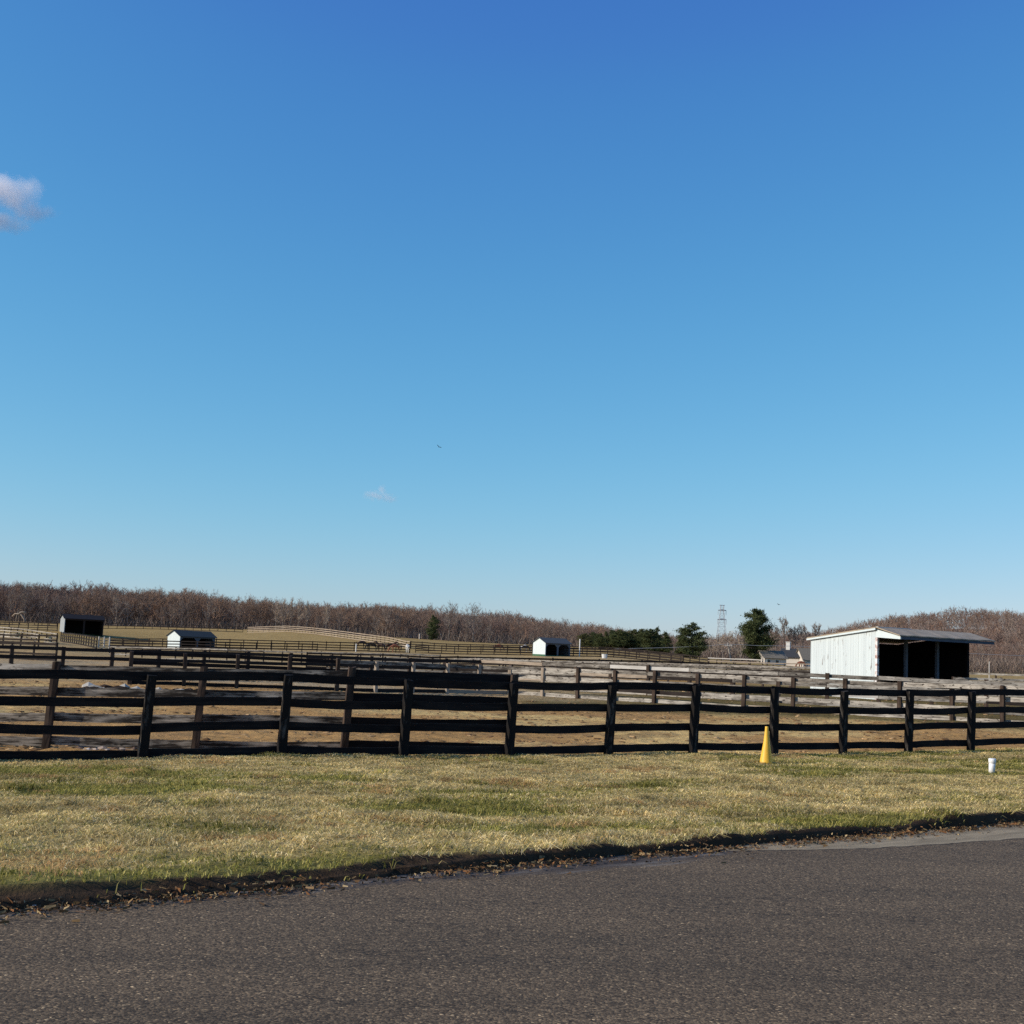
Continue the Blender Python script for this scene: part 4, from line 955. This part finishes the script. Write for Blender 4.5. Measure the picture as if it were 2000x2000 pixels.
C_ = {'bay': coat('bay_coat', ((.07, .03, .018), (.12, .05, .03))), 'black': coat('black_coat', ((.012, .010, .010), (.03, .024, .022))), 'chestnut': coat('chestnut_coat', ((.20, .065, .03), (.28, .10, .05))),
      'pale': coat('cream_coat', ((.55, .50, .42), (.66, .62, .55))), 'pinto': coat('pinto_coat', ((.02, .015, .013), (.75, .73, .70)), True), 'dbay': coat('dark_bay_coat', ((.035, .018, .013), (.06, .03, .02)))}
MANE = {}
def horse(u, v, D, pose, cm, rz, label):
    p = at(u, v, D); z = gz1(p[0], p[1]); root = empty('horse', (p[0], p[1], z), label, 'horse', 'horses in the far paddocks', math.radians(rz))
    me = HM[pose].copy(); me.materials.append(C_[cm]); o = bpy.data.objects.new('body', me); COL.objects.link(o); o.parent = root
    tl = M['hoof_dark'] if cm != 'pale' else C_['pale']
    b = MB(); b.tube([(-.86, 0, 1.25), (-1.0, 0, 1.05), (-1.0, 0, .7), (-.97, 0, .4)], [.05, .08, .09, .03], 6); b.build('tail', tl, root, True)
    b = MB(); pts = [(.5, 0, 1.36), (.85, 0, 1.13), (1.13, 0, .80)] if pose == 'graze' else [(.5, 0, 1.42), (.74, 0, 1.55), (.95, 0, 1.80)]
    b.tube(pts, [.05, .07, .05], 5); b.build('mane', tl, root, True)
for a in [(705, 1271, 225, 'graze', 'dbay', 20, 'dark bay horse nearest the white post, leftmost of the herd'),
          (726, 1271, 218, 'graze', 'black', 190, 'black horse grazing left of the middle of the herd'),
          (744, 1272, 216, 'stand', 'dbay', 170, 'very dark horse in the middle of the herd, head up'),
          (762, 1272, 220, 'stand', 'bay', 15, 'reddish bay horse right of the middle of the herd'),
          (772, 1272, 212, 'graze', 'chestnut', 200, 'chestnut horse grazing between the bay and the cream one'),
          (795, 1273, 212, 'graze', 'pale', 100, 'cream horse at the right end of the herd'),
          (973, 1268, 250, 'graze', 'chestnut', 5, 'lone chestnut horse left of the black and white one'),
          (1024, 1266, 245, 'graze', 'pinto', 12, 'black and white horse grazing just left of the centre shed'),
          (1566, 1313, 225, 'graze', 'chestnut', 190, 'chestnut horse partly hidden beside the left wall of the white shelter')]: horse(*a)

# ------------------------------------------------------------------ birds and clouds
def bird(u, v, D, span, label, bank, rz):
    p = at(u, v, D); root = empty('bird', tuple(p), label, 'bird', 'birds in the sky'); root.rotation_euler = (bank[0], bank[1], rz)
    s = span/2; b = MB(); b.tube([(0, -.28*s, 0), (0, -.1*s, 0), (0, .15*s, 0), (0, .32*s, 0), (0, .40*s, -.02*s)], [.02*s, .09*s, .10*s, .05*s, .02*s], 6); b.build('body', M['feather'], root, True)
    for sg in (-1, 1):
        b = MB(); b.prism([(0, .16*s, .02*s), (sg*.5*s, .2*s, .22*s), (sg*s, .05*s, .34*s), (sg*s, -.08*s, .34*s), (sg*.5*s, -.14*s, .22*s), (0, -.14*s, .02*s)], (0, 0, .07*s)); b.build('wing', M['feather'], root)
bird(857, 873, 260, 1.15, 'soaring bird seen edge-on high in the centre of the sky', (math.radians(38), math.radians(30), .25), .2)
bird(1521, 1181, 300, .9, 'bird flying low above the tall bare tree', (math.radians(-30), math.radians(12), .8), .4)
def cloud(name, u0, v0, u1, v1, D, dens, thr, seed, label, shape):
    """soft volume puff; the shape list gives blobs (x, z, r) in box units"""
    c = at((u0+u1)/2, (v0+v1)/2, D); sx = (u1-u0)/F*D/2; sz = (v1-v0)/F*D/2; sy = sx*.5
    b = MB(); bm = bmesh.new()
    bmesh.ops.create_icosphere(bm, subdivisions=2, radius=1.0)
    for vt in bm.verts: vt.co = Vector((vt.co.x*sx*1.25, vt.co.y*sy*1.25, vt.co.z*sz*1.25))
    me = bpy.data.meshes.new(name); bm.to_mesh(me); bm.free()
    m = bpy.data.materials.new(name+'_vapour'); m.use_nodes = True; nt = m.node_tree; nt.nodes.clear()
    out = nt.nodes.new('ShaderNodeOutputMaterial'); pv = nt.nodes.new('ShaderNodeVolumePrincipled'); pv.inputs['Color'].default_value = (1, .95, .95, 1); pv.inputs['Anisotropy'].default_value = .1
    tc = nt.nodes.new('ShaderNodeTexCoord'); nz = N(nt, 'ShaderNodeTexNoise', Scale=4.0/sx, Detail=5.0, Roughness=.6, Distortion=.4)
    mp = N(nt, 'ShaderNodeMapping'); mp.inputs['Location'].default_value = (seed*31.0, seed*17.0, seed*7.0); nt.links.new(tc.outputs['Object'], mp.inputs[0]); nt.links.new(mp.outputs[0], nz.inputs['Vector'])
    tot = None
    for (bx, bz, br, bs) in shape:
        mp = N(nt, 'ShaderNodeMapping'); mp.inputs['Scale'].default_value = (1/(sx*br*bs), 1/(sy*br*1.3), 1/(sz*br)); mp.inputs['Location'].default_value = (-bx/(br*bs), 0, -bz/br)
        nt.links.new(tc.outputs['Object'], mp.inputs[0]); ln = N(nt, 'ShaderNodeVectorMath', operation='LENGTH'); nt.links.new(mp.outputs[0], ln.inputs[0])
        f = mathn(nt, 'MAXIMUM', mathn(nt, 'SUBTRACT', 1.0, ln.outputs['Value']), 0.0)
        tot = f if tot is None else mathn(nt, 'MAXIMUM', tot, f)
    d = mathn(nt, 'SUBTRACT', mathn(nt, 'ADD', mathn(nt, 'MULTIPLY', tot, .75), mathn(nt, 'MULTIPLY', nz.outputs[0], 1.7)), thr)
    d = mathn(nt, 'MULTIPLY', mathn(nt, 'MULTIPLY', mathn(nt, 'MAXIMUM', d, 0.0), dens), mathn(nt, 'GREATER_THAN', tot, 0.001))
    nt.links.new(d, pv.inputs['Density']); nt.links.new(pv.outputs[0], out.inputs['Volume'])
    me.materials.append(m); o = bpy.data.objects.new(name, me); COL.objects.link(o); o.location = c; tag(o, label, 'cloud', 'clouds', None)
cloud('cloud', -260, 300, 130, 470, 2500, .040, 1.03, 1, 'soft white cloud cut by the left edge of the sky', [(.30, .15, .62, .9), (-.3, .1, .85, 1.0), (.50, -.08, .44, .62), (.70, -.34, .30, 1.25), (.33, -.55, .36, 1.3)])
cloud('cloud', 705, 940, 785, 990, 3500, .035, .92, 3, 'tiny wisp of cloud low in the sky left of centre', [(-.25, -.15, .55, 1.3), (.0, .35, .5, .5), (.3, -.3, .45, 1.3)])

# ------------------------------------------------------------------ trees
def strips(P0_, P1_, W0, W1):
    """arrays of segments to flat quads with random facing"""
    n = len(P0_); d = P1_-P0_; d = d/(np.linalg.norm(d, axis=1, keepdims=True)+1e-9); r = RNG.normal(size=(n, 3)); s = np.cross(d, r); s /= np.linalg.norm(s, axis=1, keepdims=True)+1e-9
    V = np.stack([P0_-s*W0[:, None]/2, P0_+s*W0[:, None]/2, P1_+s*W1[:, None]/2, P1_-s*W1[:, None]/2], 1).reshape(-1, 3)
    return V, np.arange(n*4).reshape(-1, 4)
def bare_arrays(rs, h, limbs, sub, twigs, spread=.42, tw_w=.05, up=.8, clear=.22):
    """returns trunk polyline and segment arrays of a leafless crown"""
    r = np.random.default_rng(rs); n = 9; tr = np.zeros((n, 3)); tr[:, 2] = np.linspace(0, h*.80, n); tr[1:, :2] = np.cumsum(r.normal(0, h*.006, (n-1, 2)), 0)
    S = []; 
    def P(z): return np.array([np.interp(z, tr[:, 2], tr[:, 0]), np.interp(z, tr[:, 2], tr[:, 1]), z])
    for i in range(limbs):
        f = clear+(.97-clear)*(i+r.random())/limbs; b = P(f*h*.80); az = r.random()*6.283
        L = h*spread*(1.05-.75*abs(f-.45)*1.2)*r.uniform(.7, 1.15); L = max(L, h*.08); el = math.radians(r.uniform(20, 48)+30*f)*up/.8
        d = np.array([math.cos(az)*math.cos(el), math.sin(az)*math.cos(el), math.sin(el)]); w0 = h*.012*(1.1-f)+.03
        q = b; pts = [q]
        for k in range(4):
            d = d+np.array([0, 0, .12])+r.normal(0, .10, 3); d /= np.linalg.norm(d); q2 = q+d*L/4; S.append((q, q2, w0*(1-k/4.6), w0*(1-(k+1)/4.6), 0)); q = q2; pts.append(q)
        pts = np.array(pts)
        for j in range(sub):
            g = r.uniform(.25, 1)*4; a = int(min(g, 3.999)); q = pts[a]+(pts[a+1]-pts[a])*(g-a) if a < 4 else pts[4]
            dd = d+r.normal(0, .55, 3)+np.array([0, 0, .25]); dd /= np.linalg.norm(dd); l2 = L*r.uniform(.28, .5); q1 = q+dd*l2*.5; dd2 = dd+r.normal(0, .2, 3)+np.array([0, 0, .1]); dd2 /= np.linalg.norm(dd2); q2 = q1+dd2*l2*.5
            S.append((q, q1, w0*.4, w0*.3, 1)); S.append((q1, q2, w0*.3, tw_w*.7, 1))
            for t_ in range(twigs):
                c = r.random(); e = q+(q1-q)*c*2 if c < .5 else q1+(q2-q1)*(c*2-1); de = dd2+r.normal(0, .6, 3)+np.array([0, 0, .2]); de /= np.linalg.norm(de)
                S.append((e, e+de*l2*r.uniform(.3, .75), tw_w, tw_w*.3, 2))
    return tr, S
def seg_np(S):
    return np.array([s[0] for s in S]), np.array([s[1] for s in S]), np.array([s[2] for s in S]), np.array([s[3] for s in S])
def make_bare(rs, h, limbs=22, sub=6, twigs=6, spread=.40, mat='twig', **kw):
    tr, S = bare_arrays(rs, h, limbs, sub, twigs, spread, **kw)
    b = MB(); b.tube([tuple(p-np.array([0, 0, .4 if i == 0 else 0])) for i, p in enumerate(tr)], list(np.linspace(h*.016, h*.003, len(tr))), 7)
    a = b.build('trunk', M['bark'], None, True); V, Q = strips(*seg_np(S)); c = bigmesh('crown', V, Q, M[mat])
    r = a.data, c.data; bpy.data.objects.remove(a); bpy.data.objects.remove(c); return r
def make_pine(rs, h, rad, n=5200, clear=.12, shape='round', csz=.34):
    r = np.random.default_rng(rs); cl = []; S = []
    nl = 60
    for i in range(nl):
        f = clear+(1-clear)*((i+r.random())/nl); z = f*h; az = r.random()*6.283
        if shape == 'cone': R = rad*(1-f)**.8*r.uniform(.75, 1.1)+.2
        else: R = rad*(math.sin(math.pi*min(1, (f-clear)/(1-clear)*.80+.16))**.75)*r.uniform(.50, 1.22)+.15
        el = r.uniform(.0, .35); d = np.array([math.cos(az), math.sin(az), el]); p0 = np.array([0, 0, z]); p1 = p0+d*R; S.append((p0, p1, .10, .03, 0))
        k = max(6, int(n/nl*(R/rad)*1.25)); g = r.random(k)**.55
        q = p0+d[None]*R*g[:, None]; spread_ = .055*rad+.15*R*g; q = q+r.normal(0, 1, (k, 3))*spread_[:, None]*np.array([1, 1, .45]); cl.append(q)
    q = np.concatenate(cl); k = len(q); dd = r.normal(0, 1, (k, 3))+np.array([0, 0, .35]); dd /= np.linalg.norm(dd, axis=1, keepdims=True); L = csz*r.uniform(.5, 1.2, k)
    V, Q = strips(q, q+dd*L[:, None], L*.55, L*.15)
    Vb, Qb = strips(*seg_np(S)); 
    b = MB(); b.tube([(0, 0, -.4), (0, 0, h*.5), (0, 0, h*.96)], [h*.022, h*.014, h*.004], 7)
    for s in S[::2]: b.tube([tuple(s[0]), tuple(s[1])], [.06, .02], 3, False)
    a = b.build('trunk', M['bark'], None, True); c = bigmesh('crown', V, Q, M['needles']); rr = a.data, c.data; bpy.data.objects.remove(a); bpy.data.objects.remove(c); return rr
def place_tree(name, pair, p, label, group, s=1, rz=0, z=None):
    z = gz1(p[0], p[1]) if z is None else z
    root = empty(name, (p[0], p[1], z), label, 'tree', group, rz); root.scale = (s, s, s) if not hasattr(s, '__len__') else s
    for nm, me in zip(('trunk', 'crown'), pair):
        o = bpy.data.objects.new(nm, me); COL.objects.link(o); o.parent = root
    return root
BT = [make_bare(i+100, 12, 20, 6, 7, spread=.36+.05*(i % 3), tw_w=.065) for i in range(5)]
PT = [make_bare(i+200, 12, 22, 6, 7, spread=.34, mat='twig_pale', tw_w=.055, up=1.05) for i in range(2)]
def htree(u, vt, D):
    vb = np.interp(u, [a for a, b in TREE_BASE], [b for a, b in TREE_BASE]); p = at(u, vb, D); z = gz1(p[0], p[1]); return p, z, max(3, at(u, vt, D)[2]-z)
G1 = 'bare trees at the front of the far woods'
rr = random.Random(21)
tops = [(-60, 1136), (0, 1136), (60, 1140), (110, 1155), (200, 1162), (300, 1172), (350, 1170), (470, 1172), (520, 1178), (700, 1186), (760, 1184), (900, 1182), (930, 1190), (1000, 1213), (1120, 1216), (1240, 1225)]
u = -50
while u < 960:
    vt = np.interp(u, [a for a, b in tops], [b for a, b in tops])+rr.choice((rr.uniform(-8, 4), rr.uniform(6, 26), rr.uniform(6, 26))); D = rr.uniform(388, 412)
    if not (815 < u < 865):
        p, z, h = htree(u, vt, D); place_tree('bare_tree', BT[rr.randrange(5)], p, 'leafless brown tree among many alike in the front rank of the woods left of centre', G1, h/12, rr.uniform(0, 6.28), z)
    u += rr.uniform(17, 30)
u = 955
while u < 1240:
    p, z, h = htree(u, 1222+rr.uniform(2, 22), rr.uniform(395, 420)); place_tree('bare_tree', BT[rr.randrange(5)], p, 'low leafless tree in the woods behind the centre shed', 'low bare trees behind the centre shed', h/12, rr.uniform(0, 6.28), z); u += rr.uniform(22, 34)
for u, vt in ((538, 1172), (552, 1168), (566, 1165), (583, 1168), (598, 1172)):
    p, z, h = htree(u, vt, 384); place_tree('bare_tree', PT[rr.randrange(2)], p, 'tall pale grey leafless tree in the clump above the sunlit tan fence', 'pale bare trees above the tan fence', h/12, rr.uniform(0, 6.28), z)
for u, vt, lb in ((636, 1176, 'pale leafless tree standing apart right of the pale clump'), (876, 1176, 'tall dark leafless tree with several upright tops right of the dark evergreen'), (924, 1180, 'tall fan-shaped leafless tree at the right end of the high woods'), (1098, 1207, 'pointed bare tree top rising above the centre shed')):
    p, z, h = htree(u, vt, 382 if u < 1000 else 420); place_tree('bare_tree', (PT if u == 636 else BT)[0 if u != 924 else 1], p, lb, None, h/12, rr.uniform(0, 6.28), z)
for u, vt, D, s in ((1400, 1236, 330, 1), (1425, 1232, 335, 1), (1446, 1240, 330, 1), (1388, 1245, 325, 1), (1412, 1240, 322, 1), (1510, 1262, 342, 1)):
    p, z, h = htree(u, vt, D); place_tree('bare_tree', PT[rr.randrange(2)], p, 'bushy grey-brown leafless tree between the two big evergreens', 'bare trees between the evergreens', (h/12*1.35, h/12*1.35, h/12), rr.uniform(0, 6.28), z)
TT = make_bare(301, 12, 18, 5, 7, spread=.24, mat='twig', clear=.55, tw_w=.085)
for u, vt, lb in ((1527, 1195, 'tallest slender bare tree right of the big pine, with a small round crown'), (1514, 1215, 'thin bare tree just left of the tallest slender one'), (1541, 1217, 'thin bare tree just right of the tallest slender one'), (1552, 1214, 'thin bare snag, second right of the tallest slender tree'), (1564, 1209, 'thin forked bare tree, third right of the tallest slender tree'), (1593, 1207, 'bare tree sticking up above the left corner of the white shelter')):
    p, z, h = htree(u, vt, 360); place_tree('bare_tree', TT, p, lb, None, h/12, rr.uniform(0, 6.28), z)
PN = [make_pine(1, 10, 4.0, 13000, .02, csz=.42), make_pine(2, 10, 3.6, 10000, .02, 'cone', csz=.42), make_pine(3, 12, 4.9, 34000, .06, csz=.44)]
for u, vt, D, k, sx, lb in ((845, 1204, 378, 0, .62, 'dark evergreen standing alone in front of the bare woods'),
        (1352, 1219, 300, 0, 1.0, 'big dense dark green pine left of the utility pole, right half of the pair'),
        (1334, 1232, 304, 1, 1.0, 'lighter green pine leaning against the big dense one, left half of the pair'),
        (1475, 1193, 335, 2, .70, 'broad ragged dark pine with spreading branches left of the tall slender tree'),
        (1262, 1229, 372, 1, .8, 'narrow evergreen second left of the big pine pair'), (1283, 1225, 370, 1, .9, 'pointed evergreen just left of the big pine pair'), (1245, 1243, 365, 0, .6, 'small dark evergreen in the gap between two green clumps')):
    p, z, h = htree(u, vt, D); h0 = 12 if k == 2 else 10; place_tree('evergreen_tree', PN[k], p, lb, None, (h/h0*sx, h/h0*sx, h/h0), rr.uniform(0, 6.28), z)
for u in (1142, 1157, 1170, 1183, 1197, 1209, 1222, 1236, 1250, 1272, 1298):
    p, z, h = htree(u, 1230+rr.uniform(-2, 8), rr.uniform(355, 372)); place_tree('evergreen_tree', PN[rr.choice((0, 0, 1))], p, 'olive green evergreen in the row right of the centre shed', 'row of olive evergreens', (h/10*1.25, h/10*1.25, h/10), rr.uniform(0, 6.28), z)
# pale broken tree at far left
p = at(36, 1216, 372); z = gz1(p[0], p[1]); b = MB()
b.tube([(-2.1, 0, 1.9), (-1.2, 0, 2.7), (-.2, 0, 2.6), (.5, 0, 3.2), (1.5, 0, 3.3), (2.1, 0, 3.0)], [.10, .26, .34, .30, .24, .1], 6); b.tube([(1.9, 0, -.3), (1.7, 0, 1.2), (.9, 0, 2.2), (.2, 0, 2.8)], [.34, .30, .28, .2], 6); b.tube([(-.9, 0, -.3), (-.8, .1, 1.4), (-.6, 0, 2.7), (-.3, 0, 3.9)], [.16, .14, .12, .05], 5)
tag(b.build('broken_tree', M['tan_wood'], None, True, (p[0], p[1], z)), 'bleached broken tree with a bent pale limb at the edge of the woods, far left', 'tree')

# woodland: the far wood as one mass
def woodland():
    protos = []
    for i in range(7):
        full = i < 3
        tr, S = bare_arrays(400+i, 12, 16, 5 if full else 3, 8 if full else 5, .42, tw_w=.05 if full else .10, clear=.08); a, b, c, d = seg_np(S)
        ta = tr[:-1]; tb = tr[1:]; wd = np.linspace(.34, .10, len(tr)); a = np.vstack([a, ta]); b = np.vstack([b, tb]); c = np.append(c, wd[:-1]); d = np.append(d, wd[1:])
        V, Q = strips(a, b, np.maximum(c*.8, .05 if full else .09), np.maximum(d*.8, .03 if full else .05)); protos.append((V, Q))
    nf = 1900; nb = 4600
    D = np.concatenate([396+RNG.random(nf)*75, 470+RNG.random(nb)**1.2*330]); uu = RNG.uniform(-260, 2260, nf+nb)
    X = (uu-1000)/F*D; Y = D; n = nf+nb; Z = gz(X, Y, False)
    hf = np.interp(uu, [0, 450, 650, 850, 960, 1300, 1500, 1700, 2300], [11, 10, 8.5, 8, 6.5, 6, 6, 7, 8]); hb = np.interp(uu, [0, 900, 1300, 1600, 2000], [12, 12, 10.5, 10, 11])
    k = sstep(400, 560, D); hh = (hf*(1-k)+hb*k)*RNG.uniform(.82, 1.04, len(D))*(.50+1.0*fbm(X, Y, 38, 84, 3))
    pal = np.array([(.22, .145, .115), (.245, .18, .14), (.20, .135, .11), (.27, .205, .165), (.25, .155, .11)])
    sel = RNG.integers(0, 5, len(D)); tint = pal[sel]
    warm = sstep(.50, .66, fbm(X, Y, 60, 80, 3)); tint = tint*(1-warm[:, None]*.5)+np.array([.29, .185, .12])*warm[:, None]*.5
    Vs, Qs, Ts = [], [], []; off = 0; which = np.where(np.arange(n) < nf, np.arange(n) % 3, 3+np.arange(n) % 4)
    for i in range(7):
        m_ = np.nonzero(which == i)[0]; V, Q = protos[i]; az = RNG.random(len(m_))*6.28; s = hh[m_]/12; sw = s*RNG.uniform(.95, 1.35, len(m_))
        c, sn = np.cos(az), np.sin(az); x = (V[None, :, 0]*c[:, None]-V[None, :, 1]*sn[:, None])*sw[:, None]+X[m_][:, None]; y = (V[None, :, 0]*sn[:, None]+V[None, :, 1]*c[:, None])*sw[:, None]+Y[m_][:, None]; zz = V[None, :, 2]*s[:, None]+Z[m_][:, None]-.2
        P = np.stack([x, y, zz], -1).reshape(-1, 3); QQ = (Q[None]+(np.arange(len(m_))*len(V))[:, None, None]).reshape(-1, 4)+off
        Vs.append(P); Qs.append(QQ); Ts.append(np.repeat(tint[m_], len(V), 0)); off += len(P)
    o = bigmesh('woodland', np.vstack(Vs), np.vstack(Qs), M['wood_mass'], np.vstack(Ts)); tag(o, 'far leafless brown-purple woods covering the low hills', 'woodland', kind='stuff')
    # brush under the trees
    n = 26000; D = 392+RNG.random(n)*40; uu = RNG.uniform(-260, 2260, n); X = (uu-1000)/F*D; Y = D; Z = gz(X, Y, False)
    P0_ = np.stack([X, Y, Z-.1], -1); d = RNG.normal(0, .35, (n, 3)); d[:, 2] = 1; L = RNG.uniform(1, 3.6, n); P1_ = P0_+d*L[:, None]
    V, Q = strips(P0_, P1_, np.full(n, .12), np.full(n, .05)); c = np.array([(.20, .15, .12), (.165, .12, .095), (.28, .22, .175), (.11, .085, .07)])[RNG.integers(0, 4, n)]
    o = bigmesh('brush', V, Q, M['wood_mass'], np.repeat(c, 4, 0)); tag(o, 'tangled brown brush along the foot of the woods', 'brush', kind='stuff')
woodland()
# scrub between house, pole and pines
def scrub():
    n = 16000; uu = RNG.uniform(1365, 2100, n); D = RNG.uniform(362, 392, n); X = (uu-1000)/F*D; Y = D; Z = gz(X, Y, False)
    top = np.interp(uu, [1365, 1450, 1600, 1800, 2100], [5.5, 6.5, 5.5, 5, 7]); P0_ = np.stack([X, Y, Z+RNG.random(n)*top*.6], -1); d = RNG.normal(0, .45, (n, 3)); d[:, 2] = np.abs(d[:, 2])+.7; L = RNG.uniform(.8, 2.6, n)
    V, Q = strips(P0_, P0_+d*L[:, None], np.full(n, .10), np.full(n, .04)); c = np.array([(.20, .15, .12), (.17, .12, .10), (.27, .215, .175), (.11, .085, .07)])[RNG.integers(0, 4, n)]
    o = bigmesh('scrub', V, Q, M['wood_mass'], np.repeat(c, 4, 0)); tag(o, 'dense bare scrub behind the houses and the white shelter', 'scrub', kind='stuff')
scrub()

scene.render.engine = 'CYCLES'
scene.cycles.volume_step_rate = 1.0; scene.cycles.volume_max_steps = 128
scene.cycles.max_bounces = 8; scene.cycles.volume_bounces = 5
scene.cycles.use_denoising = False
